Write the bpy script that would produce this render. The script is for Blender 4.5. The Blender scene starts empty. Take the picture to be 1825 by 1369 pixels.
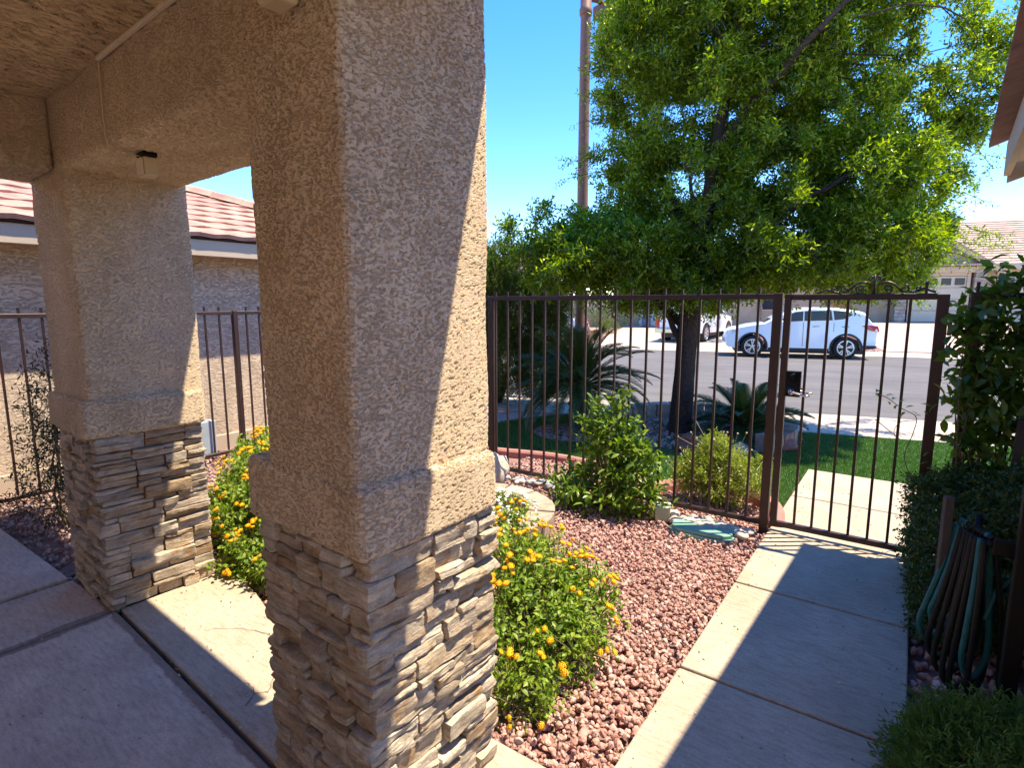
import bpy, bmesh, math, random
import numpy as np
from mathutils import Vector, Matrix, noise as mnoise

random.seed(7); rng = np.random.default_rng(11)
sc = bpy.context.scene
col = sc.collection
R = math.radians

# ------------------------------------------------------------------ camera, light, exposure
cam_d = bpy.data.cameras.new('camera'); cam = bpy.data.objects.new('camera', cam_d); col.objects.link(cam)
cam_d.sensor_width = 36; cam_d.lens = 1000/1825*36; cam_d.clip_start = .05; cam_d.clip_end = 900
cam.location = (0, 0, 1.7); cam.rotation_euler = (R(90-8.2), 0, R(35.5))
sc.camera = cam

SUN = Vector((.30, .225, 1)).normalized()
elev = math.asin(SUN.z); azim = math.atan2(SUN.x, SUN.y)
w = bpy.data.worlds.new('World'); sc.world = w; w.use_nodes = True
nt = w.node_tree
sky = nt.nodes.new('ShaderNodeTexSky'); sky.sky_type = 'NISHITA'; sky.sun_disc = False
sky.sun_elevation = elev; sky.sun_rotation = azim; sky.ozone_density = 5.0; sky.air_density = 1.0; sky.dust_density = 0; sky.altitude = 1200
bg = nt.nodes['Background']; bg.inputs[1].default_value = .15
grade = nt.nodes.new('ShaderNodeHueSaturation'); grade.inputs['Hue'].default_value = .513; grade.inputs['Saturation'].default_value = 1.31; grade.inputs['Value'].default_value = .92
nt.links.new(sky.outputs[0], grade.inputs['Color']); nt.links.new(grade.outputs[0], bg.inputs[0])
sd = bpy.data.lights.new('sun', 'SUN'); sd.energy = 2.55; sd.angle = R(.55); sd.color = (1, .94, .84)
so = bpy.data.objects.new('sun', sd); col.objects.link(so); so.location = (3, 2, 12)
so.rotation_euler = SUN.to_track_quat('Z', 'Y').to_euler()
sc.view_settings.view_transform = 'Standard'; sc.view_settings.look = 'None'
sc.view_settings.exposure = 2.12; sc.view_settings.gamma = 1
try:
    sc.view_settings.use_white_balance = True; sc.view_settings.white_balance_temperature = 7900; sc.view_settings.white_balance_tint = 8
except Exception: pass
try: sc.view_settings.use_curve_mapping = False
except Exception: pass
sc.render.engine = 'CYCLES'
sc.cycles.max_bounces = 10; sc.cycles.diffuse_bounces = 6; sc.cycles.transparent_max_bounces = 8

# ------------------------------------------------------------------ material helpers
def lin(c):
    return tuple(c)+(1,)
def newmat(name):
    m = bpy.data.materials.new(name); m.use_nodes = True
    return m, m.node_tree, m.node_tree.nodes['Principled BSDF']
def N(nt, t, **kw):
    n = nt.nodes.new(t)
    for k, v in kw.items():
        if k in n.inputs: n.inputs[k].default_value = v
        else: setattr(n, k, v)
    return n
def ramp(nt, fac, stops):
    r = nt.nodes.new('ShaderNodeValToRGB'); e = r.color_ramp.elements
    e[0].position, e[0].color = stops[0][0], lin(stops[0][1])
    e[1].position, e[1].color = stops[-1][0], lin(stops[-1][1])
    for p, c in stops[1:-1]:
        q = e.new(p); q.color = lin(c)
    nt.links.new(fac, r.inputs[0]); return r
def coords(nt, kind, scale=(1, 1, 1), rot=(0, 0, 0), perobj=False):
    mp = nt.nodes.new('ShaderNodeMapping'); mp.inputs['Scale'].default_value = scale; mp.inputs['Rotation'].default_value = rot
    if kind == 'World':
        g = nt.nodes.new('ShaderNodeNewGeometry'); src = g.outputs['Position']
    else:
        g = nt.nodes.new('ShaderNodeTexCoord'); src = g.outputs[kind]
    if perobj:
        oi = nt.nodes.new('ShaderNodeObjectInfo'); ml = N(nt, 'ShaderNodeMath', operation='MULTIPLY'); ml.inputs[1].default_value = 37
        nt.links.new(oi.outputs['Random'], ml.inputs[0])
        ad = N(nt, 'ShaderNodeVectorMath', operation='ADD'); nt.links.new(src, ad.inputs[0]); nt.links.new(ml.outputs[0], ad.inputs[1]); src = ad.outputs[0]
    nt.links.new(src, mp.inputs[0]); return mp.outputs[0]
def noise(nt, vec, scale, detail=4, rough=.55, dist=0):
    n = N(nt, 'ShaderNodeTexNoise', Scale=scale, Detail=detail, Roughness=rough, Distortion=dist)
    nt.links.new(vec, n.inputs['Vector']); return n.outputs[0]
def mixc(nt, fac, a, b, mode='MIX'):
    m = nt.nodes.new('ShaderNodeMix'); m.data_type = 'RGBA'; m.blend_type = mode
    for s, v in ((m.inputs[0], fac), (m.inputs[6], a), (m.inputs[7], b)):
        if hasattr(v, 'is_linked') or hasattr(v, 'links'): nt.links.new(v, s)
        else: s.default_value = v if isinstance(v, float) else lin(v)
    return m.outputs[2]
def bump(nt, b, h, strength, dist):
    bn = N(nt, 'ShaderNodeBump', Strength=strength, Distance=dist)
    nt.links.new(h, bn.inputs['Height']); nt.links.new(bn.outputs[0], b.inputs['Normal']); return bn
def plain(name, c, rough=.6, var=.12, scale=6, metal=0, bmp=0, bscale=40, bdist=.004, spec=.5, kind='Object', perobj=False, coat=0):
    m, nt, b = newmat(name)
    v = coords(nt, kind, perobj=perobj)
    n = noise(nt, v, scale, 5)
    a = tuple(x*(1-var) for x in c); d = tuple(min(1, x*(1+var)) for x in c)
    r = ramp(nt, n, [(.3, a), (.7, d)])
    nt.links.new(r.outputs[0], b.inputs['Base Color'])
    b.inputs['Roughness'].default_value = rough; b.inputs['Metallic'].default_value = metal
    b.inputs['Specular IOR Level'].default_value = spec; b.inputs['Coat Weight'].default_value = coat
    if bmp:
        n2 = noise(nt, v, bscale, 6, .6); bump(nt, b, n2, bmp, bdist)
    return m
def perpiece(name, cols, rough=.85, scale=14, bscale=60, bmp=.6, bdist=.006, stretch=(1, 1, 1), island=False, stain=None, spec=.3):
    """colour chosen per object (or per loose piece), with mottling and relief"""
    m, nt, b = newmat(name)
    if island:
        g = nt.nodes.new('ShaderNodeNewGeometry'); rnd = g.outputs['Random Per Island']
    else:
        g = nt.nodes.new('ShaderNodeObjectInfo'); rnd = g.outputs['Random']
    st = [(i/(len(cols)-1) if len(cols) > 1 else 0, c) for i, c in enumerate(cols)]
    base = ramp(nt, rnd, st).outputs[0]
    v = coords(nt, 'Object', stretch, perobj=not island)
    n = noise(nt, v, scale, 6, .62)
    br = ramp(nt, n, [(.28, (.62, .62, .62)), (.72, (1.3, 1.3, 1.3))]).outputs[0]
    c = mixc(nt, 1.0, base, br, 'MULTIPLY')
    if stain:
        n3 = noise(nt, v, scale*.45, 3, .5)
        f = ramp(nt, n3, [(.56, (0, 0, 0)), (.72, (.75, .75, .75))]).outputs[0]
        c = mixc(nt, f, c, stain)
    nt.links.new(c, b.inputs['Base Color']); b.inputs['Roughness'].default_value = rough
    b.inputs['Specular IOR Level'].default_value = spec
    if bmp:
        n2 = noise(nt, v, bscale, 7, .65); bump(nt, b, n2, bmp, bdist)
    return m
def stucco(name, c, amp=.006, stretch=(1, 1, 1), sc_=58, disp=True, bstr=1.0, pit=(.40, .50), fine=.55):
    """hand floated stucco: crusty grains and torn pits of mixed size, smoother and rougher patches"""
    m, nt, b = newmat(name)
    v = coords(nt, 'World', stretch)
    n = noise(nt, v, sc_, 6, .62, .12); n2 = noise(nt, v, sc_*2.3, 6, .75, .1); n5 = noise(nt, v, sc_*.42, 4, .6, .6); n4 = noise(nt, v, sc_*.09, 3, .55)
    n0 = noise(nt, coords(nt, 'World'), 1.6, 5, .62); n6 = noise(nt, coords(nt, 'World', (1, 1, .35)), 5, 5, .65)
    def lincomb(terms):
        acc = None
        for sock, k, o in terms:
            q = N(nt, 'ShaderNodeMath', operation='MULTIPLY_ADD'); q.inputs[1].default_value = k; q.inputs[2].default_value = o; nt.links.new(sock, q.inputs[0])
            if acc is not None: nt.links.new(acc, q.inputs[2])
            acc = q.outputs[0]
        return acc
    shifted = lincomb([(n4, .12, -.06), (n, 1, 0)])
    pits = ramp(nt, shifted, [(pit[0], (0, 0, 0)), (pit[1], (1, 1, 1))]).outputs[0]
    h = lincomb([(n5, .45, 0), (n2, fine*1.2, 0), (pits, .85, 0)])
    a = tuple(x*.88 for x in c); d = tuple(x*1.08 for x in c)
    cc = ramp(nt, n0, [(.3, a), (.7, d)]).outputs[0]
    cc = mixc(nt, 1.0, cc, ramp(nt, n6, [(.32, (.90, .88, .85)), (.6, (1.03, 1.03, 1.03))]).outputs[0], 'MULTIPLY')
    nt.links.new(cc, b.inputs['Base Color']); b.inputs['Roughness'].default_value = .93; b.inputs['Specular IOR Level'].default_value = .12
    if disp:
        dn = N(nt, 'ShaderNodeDisplacement', Midlevel=1.2, Scale=amp); nt.links.new(h, dn.inputs['Height'])
        nt.links.new(dn.outputs[0], nt.nodes['Material Output'].inputs['Displacement']); m.displacement_method = 'BOTH'
    else:
        bump(nt, b, h, bstr, amp)
    return m
def stonemat(name, cols):
    """split ledge stone: layered grain along the bed, rust and pale mineral stains, gritty surface"""
    m, nt, b = newmat(name); oi = nt.nodes.new('ShaderNodeObjectInfo'); rnd = oi.outputs['Random']
    base = ramp(nt, rnd, [(i/(len(cols)-1), c) for i, c in enumerate(cols)]).outputs[0]
    v = coords(nt, 'Object', perobj=True); vs = coords(nt, 'Object', (5, 5, 60), perobj=True); vm = coords(nt, 'Object', (12, 12, 30), perobj=True)
    n1 = noise(nt, vm, 1, 6, .65, .4); n2 = noise(nt, vs, 1, 6, .7, .8); n3 = noise(nt, v, 150, 4, .7); n4 = noise(nt, v, 9, 4, .6, .7); n5 = noise(nt, v, 42, 5, .7, .3)
    c = mixc(nt, 1.0, base, ramp(nt, n1, [(.28, (.55, .53, .50)), (.5, (1, 1, 1)), (.74, (1.32, 1.32, 1.32))]).outputs[0], 'MULTIPLY')
    c = mixc(nt, 1.0, c, ramp(nt, n2, [(.35, (.74, .72, .70)), (.6, (1.10, 1.10, 1.10))]).outputs[0], 'MULTIPLY')
    c = mixc(nt, ramp(nt, n4, [(.55, (0, 0, 0)), (.70, (.8, .8, .8))]).outputs[0], c, (.36, .20, .09))
    c = mixc(nt, ramp(nt, n5, [(.60, (0, 0, 0)), (.74, (.5, .5, .5))]).outputs[0], c, (.16, .13, .105))
    c = mixc(nt, 1.0, c, ramp(nt, n3, [(.3, (.78, .78, .78)), (.7, (1.16, 1.16, 1.16))]).outputs[0], 'MULTIPLY')
    nt.links.new(c, b.inputs['Base Color']); b.inputs['Roughness'].default_value = .88; b.inputs['Specular IOR Level'].default_value = .2
    a1 = N(nt, 'ShaderNodeMath', operation='MULTIPLY_ADD'); a1.inputs[1].default_value = .30; nt.links.new(n3, a1.inputs[0]); nt.links.new(n2, a1.inputs[2])
    a2 = N(nt, 'ShaderNodeMath', operation='MULTIPLY_ADD'); a2.inputs[1].default_value = .8; nt.links.new(n5, a2.inputs[0]); nt.links.new(a1.outputs[0], a2.inputs[2])
    bump(nt, b, a2.outputs[0], 1.0, .013); return m
def leafmat(name, cols, rough=.45, trans=.35, tcol=(1.25, 1.5, .5), spec=.5, bycls=False):
    m, nt, b = newmat(name)
    if bycls:
        g = nt.nodes.new('ShaderNodeObjectInfo'); rnd = g.outputs['Random']
        g2 = nt.nodes.new('ShaderNodeNewGeometry'); ad = N(nt, 'ShaderNodeMath', operation='ADD'); fr = N(nt, 'ShaderNodeMath', operation='FRACT')
        nt.links.new(rnd, ad.inputs[0]); nt.links.new(g2.outputs['Random Per Island'], ad.inputs[1]); nt.links.new(ad.outputs[0], fr.inputs[0]); rnd = fr.outputs[0]
    else:
        g = nt.nodes.new('ShaderNodeNewGeometry'); rnd = g.outputs['Random Per Island']
    st = [(i/(len(cols)-1), c) for i, c in enumerate(cols)]
    c = ramp(nt, rnd, st).outputs[0]
    nt.links.new(c, b.inputs['Base Color']); b.inputs['Roughness'].default_value = rough; b.inputs['Specular IOR Level'].default_value = spec
    tr = nt.nodes.new('ShaderNodeBsdfTranslucent'); nt.links.new(mixc(nt, 1.0, c, tcol, 'MULTIPLY'), tr.inputs['Color'])
    mx = nt.nodes.new('ShaderNodeMixShader'); mx.inputs[0].default_value = trans
    nt.links.new(b.outputs[0], mx.inputs[1]); nt.links.new(tr.outputs[0], mx.inputs[2])
    nt.links.new(mx.outputs[0], nt.nodes['Material Output'].inputs['Surface'])
    return m

M = {}
M['stucco'] = stucco('tan stucco', (.70, .55, .385), .0092, stretch=(1, 1, 2.0), sc_=68)
M['stucco_flat'] = stucco('tan stucco wall', (.66, .52, .38), .012, disp=False, sc_=60)
M['ceiling'] = stucco('brushed stucco ceiling', (.72, .55, .35), .020, stretch=(1.9, .34, 1), sc_=44, fine=.3)
M['neighbor_stucco'] = stucco('pink tan stucco', (.72, .57, .43), .012, stretch=(1, .45, 1.3), sc_=50, disp=False)
M['trim'] = plain('painted trim', (.52, .41, .30), .6, .05, 3, bmp=.15)
M['stone'] = stonemat('ledge stone', [(.42, .34, .25), (.56, .48, .37), (.35, .28, .21), (.62, .54, .43), (.40, .28, .17), (.52, .44, .35), (.58, .46, .32), (.46, .40, .33)])
M['mortar'] = plain('dark mortar', (.13, .10, .075), .95, .2, 20, bmp=.4)
M['iron'] = plain('brown painted iron', (.036, .014, .011), .42, .25, 9, bmp=.12, bscale=120, bdist=.001)
M['dark_metal'] = plain('black metal', (.006, .006, .006), .6, .2, 10, spec=.2)
M['chrome'] = plain('satin nickel', (.55, .52, .48), .25, .05, 10, metal=1)
M['wood'] = plain('weathered wood', (.06, .05, .042), .85, .3, 12, bmp=.4, bscale=30)
M['rooftile'] = perpiece('clay roof tile', [(.43, .225, .165), (.46, .25, .185), (.41, .21, .155), (.47, .26, .195)], scale=4, bscale=50, bmp=.3, bdist=.004)
M['fartile'] = perpiece('tan roof tile', [(.42, .29, .22), (.47, .34, .26), (.38, .26, .20)], scale=3, bmp=0)
M['browntile'] = perpiece('brown roof tile', [(.16, .075, .05), (.21, .10, .07), (.13, .06, .045)], scale=9, bscale=40, bmp=.5)

def concrete(name, c, stain, var=.16, joints=None):
    m, nt, b = newmat(name)
    v = coords(nt, 'World')
    n1 = noise(nt, v, 2.2, 6, .62, .4); n2 = noise(nt, v, 90, 5, .7); n3 = noise(nt, v, .9, 4, .6, 1.2); n4 = noise(nt, coords(nt, 'World', (3, 14, 1), (0, 0, .5)), 4, 5, .6)
    a = tuple(x*(1-var) for x in c); d = tuple(x*(1+var) for x in c)
    base = ramp(nt, n1, [(.3, a), (.7, d)]).outputs[0]
    f = ramp(nt, n3, [(.47, (0, 0, 0)), (.56, (.35, .35, .35)), (.62, (.2, .2, .2)), (.74, (.85, .85, .85))]).outputs[0]
    cc = mixc(nt, f, base, stain)
    if joints:
        sx = nt.nodes.new('ShaderNodeSeparateXYZ'); g_ = nt.nodes.new('ShaderNodeNewGeometry'); nt.links.new(g_.outputs['Position'], sx.inputs[0]); acc = None
        for a_, b_, c_ in joints:                    # dark damp staining that creeps out from each joint a*x+b*y+c
            m1 = N(nt, 'ShaderNodeMath', operation='MULTIPLY_ADD'); m1.inputs[1].default_value = a_; m1.inputs[2].default_value = c_; nt.links.new(sx.outputs[0], m1.inputs[0])
            m2 = N(nt, 'ShaderNodeMath', operation='MULTIPLY_ADD'); m2.inputs[1].default_value = b_; nt.links.new(sx.outputs[1], m2.inputs[0]); nt.links.new(m1.outputs[0], m2.inputs[2])
            m3 = N(nt, 'ShaderNodeMath', operation='ABSOLUTE'); nt.links.new(m2.outputs[0], m3.inputs[0])
            acc = m3.outputs[0] if acc is None else (lambda q: (nt.links.new(acc, q.inputs[0]), nt.links.new(m3.outputs[0], q.inputs[1]), q.outputs[0])[2])(N(nt, 'ShaderNodeMath', operation='MINIMUM'))
        m4 = N(nt, 'ShaderNodeMath', operation='MULTIPLY_ADD'); m4.inputs[1].default_value = -.085; nt.links.new(noise(nt, v, 5, 5, .7), m4.inputs[0]); nt.links.new(acc, m4.inputs[2])
        jf = ramp(nt, m4.outputs[0], [(.0, (.85, .85, .85)), (.012, (0, 0, 0))]).outputs[0]
        cc = mixc(nt, jf, cc, (.20, .135, .105))
    sp = ramp(nt, n2, [(.30, (.72, .72, .72)), (.5, (1, 1, 1)), (.75, (1.08, 1.08, 1.08))]).outputs[0]
    cc = mixc(nt, 1.0, cc, sp, 'MULTIPLY')
    st = ramp(nt, n4, [(.32, (.80, .79, .78)), (.5, (1, 1, 1)), (.68, (1.12, 1.12, 1.12))]).outputs[0]
    cc = mixc(nt, 1.0, cc, st, 'MULTIPLY')
    nt.links.new(cc, b.inputs['Base Color']); b.inputs['Roughness'].default_value = .82; b.inputs['Specular IOR Level'].default_value = .3
    ad = N(nt, 'ShaderNodeMath', operation='ADD'); nt.links.new(n2, ad.inputs[0]); nt.links.new(n4, ad.inputs[1])
    bump(nt, b, ad.outputs[0], .35, .003)
    return m
M['walk'] = concrete('walk concrete', (.40, .33, .25), (.36, .28, .20))
M['patio'] = concrete('stained patio concrete', (.47, .395, .32), (.36, .25, .19), .17, joints=[(.062, 1, -.885), (1, 0, 3.506)])
M['sidewalk'] = concrete('sidewalk concrete', (.45, .37, .29), (.38, .30, .23), .08)
M['asphalt'] = plain('asphalt', (.115, .105, .10), .9, .16, 1.2, bmp=.5, bscale=90, bdist=.006, kind='World')
def _asphalt():
    m, nt, b = newmat('street asphalt'); v = coords(nt, 'World', (1, 1, 1), (0, 0, -R(14)))
    mp = nt.nodes.new('ShaderNodeMapping'); mp.inputs['Scale'].default_value = (.18, 1.6, 1); nt.links.new(v, mp.inputs[0])
    n1 = noise(nt, mp.outputs[0], 1.5, 6, .65, .3); n2 = noise(nt, v, 60, 4, .7); n3 = noise(nt, v, .5, 4, .6, .8)
    c = ramp(nt, n1, [(.3, (.088, .080, .076)), (.7, (.142, .130, .122))]).outputs[0]
    c = mixc(nt, 1.0, c, ramp(nt, n2, [(.3, (.75, .75, .75)), (.7, (1.2, 1.2, 1.2))]).outputs[0], 'MULTIPLY')
    c = mixc(nt, 1.0, c, ramp(nt, n3, [(.35, (.86, .86, .86)), (.65, (1.06, 1.06, 1.06))]).outputs[0], 'MULTIPLY')
    nt.links.new(c, b.inputs['Base Color']); b.inputs['Roughness'].default_value = .9; bump(nt, b, n2, .5, .006); return m
M['asphalt'] = _asphalt()
M['paver'] = plain('pink paver drive', (.42, .31, .25), .9, .12, 2.4, bmp=.3, bscale=30, kind='World')
M['soil'] = plain('red brown soil', (.23, .125, .10), .95, .35, 9, bmp=.8, bscale=50, bdist=.02, kind='World')
M['desert'] = plain('desert ground', (.36, .27, .20), .95, .2, .4, kind='World')
M['redgravel_far'] = plain('red gravel bed', (.42, .24, .18), .95, .4, 16, bmp=1, bscale=26, bdist=.04, kind='World')
M['pinkgravel'] = plain('pink gravel bed', (.40, .27, .23), .95, .35, 30, bmp=1, bscale=50, bdist=.02, kind='World')
M['lava'] = perpiece('red lava rock', [(.42, .22, .18), (.49, .27, .22), (.36, .18, .15), (.54, .33, .275), (.44, .25, .205), (.60, .45, .39), (.45, .22, .175)], island=True, scale=26, bscale=110, bmp=.8, bdist=.004)
M['pebble'] = perpiece('pink gravel', [(.36, .24, .20), (.46, .33, .28), (.30, .19, .16), (.52, .40, .34)], island=True, scale=30, bscale=100, bmp=.4)
M['redcurb'] = plain('red concrete edging', (.40, .16, .13), .9, .14, 14, bmp=.4, bscale=60)
M['block'] = perpiece('tan wall block', [(.38, .29, .21), (.46, .37, .28), (.34, .26, .19), (.42, .32, .22)], scale=18, bscale=90, bmp=.5, bdist=.004)
M['redblock'] = perpiece('red wall block', [(.30, .15, .11), (.36, .20, .15), (.42, .30, .23), (.27, .13, .10)], scale=14, bscale=70, bmp=.6)
M['redboulder'] = plain('red brown boulder', (.24, .10, .07), .9, .25, 8, bmp=.6, bscale=40, bdist=.01)
M['boulder'] = perpiece('garden boulder', [(.34, .19, .14), (.40, .33, .27), (.30, .25, .21)], scale=10, bscale=40, bmp=.7, bdist=.01)
M['river'] = perpiece('river rock', [(.42, .40, .37), (.55, .46, .36), (.36, .36, .36), (.60, .54, .46), (.48, .37, .28)], scale=20, bscale=80, bmp=.2)
M['turf'] = plain('turf backing', (.03, .075, .012), .95, .3, 40, kind='World')
M['grass'] = leafmat('grass blade', [(.035, .10, .012), (.06, .16, .02), (.09, .20, .03)], .5, .3)
M['bark'] = plain('dark bark', (.050, .032, .024), .95, .45, 26, bmp=1, bscale=34, bdist=.02)
M['greyb'] = plain('grey bark', (.20, .15, .11), .95, .35, 16, bmp=.8, bscale=30)
M['stem'] = plain('green brown stem', (.13, .10, .045), .8, .3, 30)
M['tree_leaf'] = leafmat('tree leaf', [(.035, .080, .008), (.08, .15, .012), (.16, .235, .016), (.26, .33, .022), (.10, .18, .012), (.36, .42, .05)], .28, .50, (1.7, 1.8, .4))
M['conifer'] = leafmat('conifer spray', [(.06, .10, .012), (.11, .15, .018), (.17, .20, .026)], .6, .25)
M['conifer2'] = leafmat('yellow conifer spray', [(.07, .11, .016), (.12, .16, .025), (.16, .19, .035)], .6, .25)
M['sago'] = leafmat('sago frond', [(.028, .055, .012), (.045, .085, .018), (.075, .115, .025)], .5, .2)
M['jasmine'] = leafmat('jasmine leaf', [(.08, .16, .016), (.13, .22, .022), (.19, .28, .035), (.24, .32, .05)], .34, .38, bycls=True)
M['vine'] = leafmat('vine leaf', [(.04, .10, .014), (.065, .14, .02), (.10, .18, .026), (.14, .19, .035)], .4, .45, bycls=True)
M['box'] = leafmat('boxwood leaf', [(.03, .065, .010), (.045, .09, .014), (.07, .12, .018)], .45, .25)
M['juniper'] = leafmat('juniper needle', [(.06, .14, .025), (.085, .175, .03), (.12, .21, .04)], .6, .3)
M['lantana'] = leafmat('lantana leaf', [(.10, .19, .018), (.16, .26, .025), (.23, .32, .032), (.30, .38, .05)], .5, .40)
M['brittle'] = leafmat('brittlebush leaf', [(.22, .27, .04), (.30, .34, .06), (.36, .38, .10)], .6, .35)
M['nandina'] = leafmat('dark shrub leaf', [(.015, .028, .010), (.022, .045, .012), (.03, .025, .014)], .5, .2)
M['fartree'] = leafmat('far bush leaf', [(.06, .10, .02), (.10, .15, .03), (.14, .17, .045)], .6, .3)
M['orange'] = perpiece('orange yellow floret', [(.80, .22, .005), (.88, .46, .015), (.90, .58, .04), (.82, .30, .008)], island=True, bmp=0, scale=40)
M['white_petal'] = plain('white petal', (.80, .80, .74), .6, .05)
M['seed'] = plain('dry seed head', (.48, .38, .24), .8, .2)
M['white_paint'] = plain('white car paint', (.74, .80, .82), .22, .02, 3, coat=.6)
M['truck_paint'] = plain('white truck paint', (.76, .76, .77), .25, .02, 3, coat=.5)
M['glass'] = plain('tinted car glass', (.010, .018, .035), .12, .1, 3, spec=.3)
M['rubber'] = plain('tyre rubber', (.012, .012, .013), .8, .2, 20)
M['blacktrim'] = plain('black plastic trim', (.016, .016, .018), .6, .15, 12)
M['rim'] = plain('alloy rim', (.62, .64, .66), .3, .05, 10, metal=.6)
M['taillight'] = plain('red tail lamp', (.45, .012, .012), .15, .1, 8, spec=.8)
M['clearlamp'] = plain('clear headlamp', (.55, .60, .62), .1, .08, 8, spec=.8)
M['garage'] = plain('cream garage door', (.52, .45, .34), .6, .04, 2)
M['garage_w'] = plain('white garage door', (.74, .71, .68), .6, .04, 2)
M['farwall'] = plain('tan far wall', (.40, .31, .22), .9, .08, 3, bmp=.3, bscale=40)
M['farstone'] = perpiece('far stone veneer', [(.36, .29, .24), (.46, .38, .31), (.30, .25, .21)], scale=5, bmp=0)
M['lamp_post'] = plain('brown lamp post', (.20, .10, .075), .6, .14, 8, bmp=.2, bscale=90)
M['lid'] = plain('green plastic lid', (.17, .36, .27), .55, .08, 7, bmp=.15, bscale=120)
M['tag'] = plain('pale plastic box', (.50, .52, .36), .6, .08, 12)
M['beige'] = plain('beige plastic', (.58, .47, .30), .5, .05, 9)
M['cable'] = plain('cream cable cover', (.72, .60, .44), .5, .05, 9)
M['hose_teal'] = plain('teal hose', (.015, .12, .12), .45, .15, 30, spec=.2)
M['hose_dark'] = plain('dark green hose', (.010, .012, .012), .5, .25, 30, spec=.2)
M['hose_tan'] = plain('olive hose', (.016, .018, .015), .5, .25, 30, spec=.2)
M['bluebin'] = plain('blue bin', (.05, .09, .18), .5, .1)
M['utilbox'] = plain('blue grey box', (.36, .42, .46), .5, .08)
M['ink'] = plain('dark print', (.03, .03, .03), .8, .1)

# ------------------------------------------------------------------ object helpers
def tag(o, label=None, cat=None, group=None, kind=None):
    if label: o['label'] = label
    if cat: o['category'] = cat
    if group: o['group'] = group
    if kind: o['kind'] = kind
    return o
def thing(name, label, cat, loc=(0, 0, 0), rz=0, group=None):
    o = bpy.data.objects.new(name, None); col.objects.link(o); o.location = loc; o.rotation_euler = (0, 0, rz)
    o.empty_display_size = .1
    return tag(o, label, cat, group)
def worldloc(o):
    v = Vector((0, 0, 0))
    while o is not None: v = v+Vector(o.location); o = o.parent
    return v
def link(name, me, mat, parent=None, loc=(0, 0, 0), rot=(0, 0, 0)):
    o = bpy.data.objects.new(name, me); col.objects.link(o)
    if mat is not None and not me.materials: me.materials.append(mat)
    o.parent = parent; o.location = loc; o.rotation_euler = rot
    return o
def np_mesh(name, V, F, smooth=False):
    """V (n,3); F list of int arrays (m,k)"""
    me = bpy.data.meshes.new(name); V = np.asarray(V, dtype=np.float32)
    if not isinstance(F, (list, tuple)): F = [F]
    F = [np.asarray(f, dtype=np.int32) for f in F if len(f)]
    tot = sum(f.size for f in F); npoly = sum(len(f) for f in F)
    me.vertices.add(len(V)); me.vertices.foreach_set('co', V.ravel())
    me.loops.add(tot); me.loops.foreach_set('vertex_index', np.concatenate([f.ravel() for f in F]))
    me.polygons.add(npoly)
    sizes = np.concatenate([np.full(len(f), f.shape[1], dtype=np.int32) for f in F])
    st = np.concatenate([[0], np.cumsum(sizes)[:-1]]).astype(np.int32)
    me.polygons.foreach_set('loop_start', st)
    try: me.polygons.foreach_set('loop_total', sizes)
    except Exception: pass
    me.polygons.foreach_set('use_smooth', np.full(npoly, smooth, dtype=bool))
    me.update(calc_edges=True); me.validate()
    return me
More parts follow.
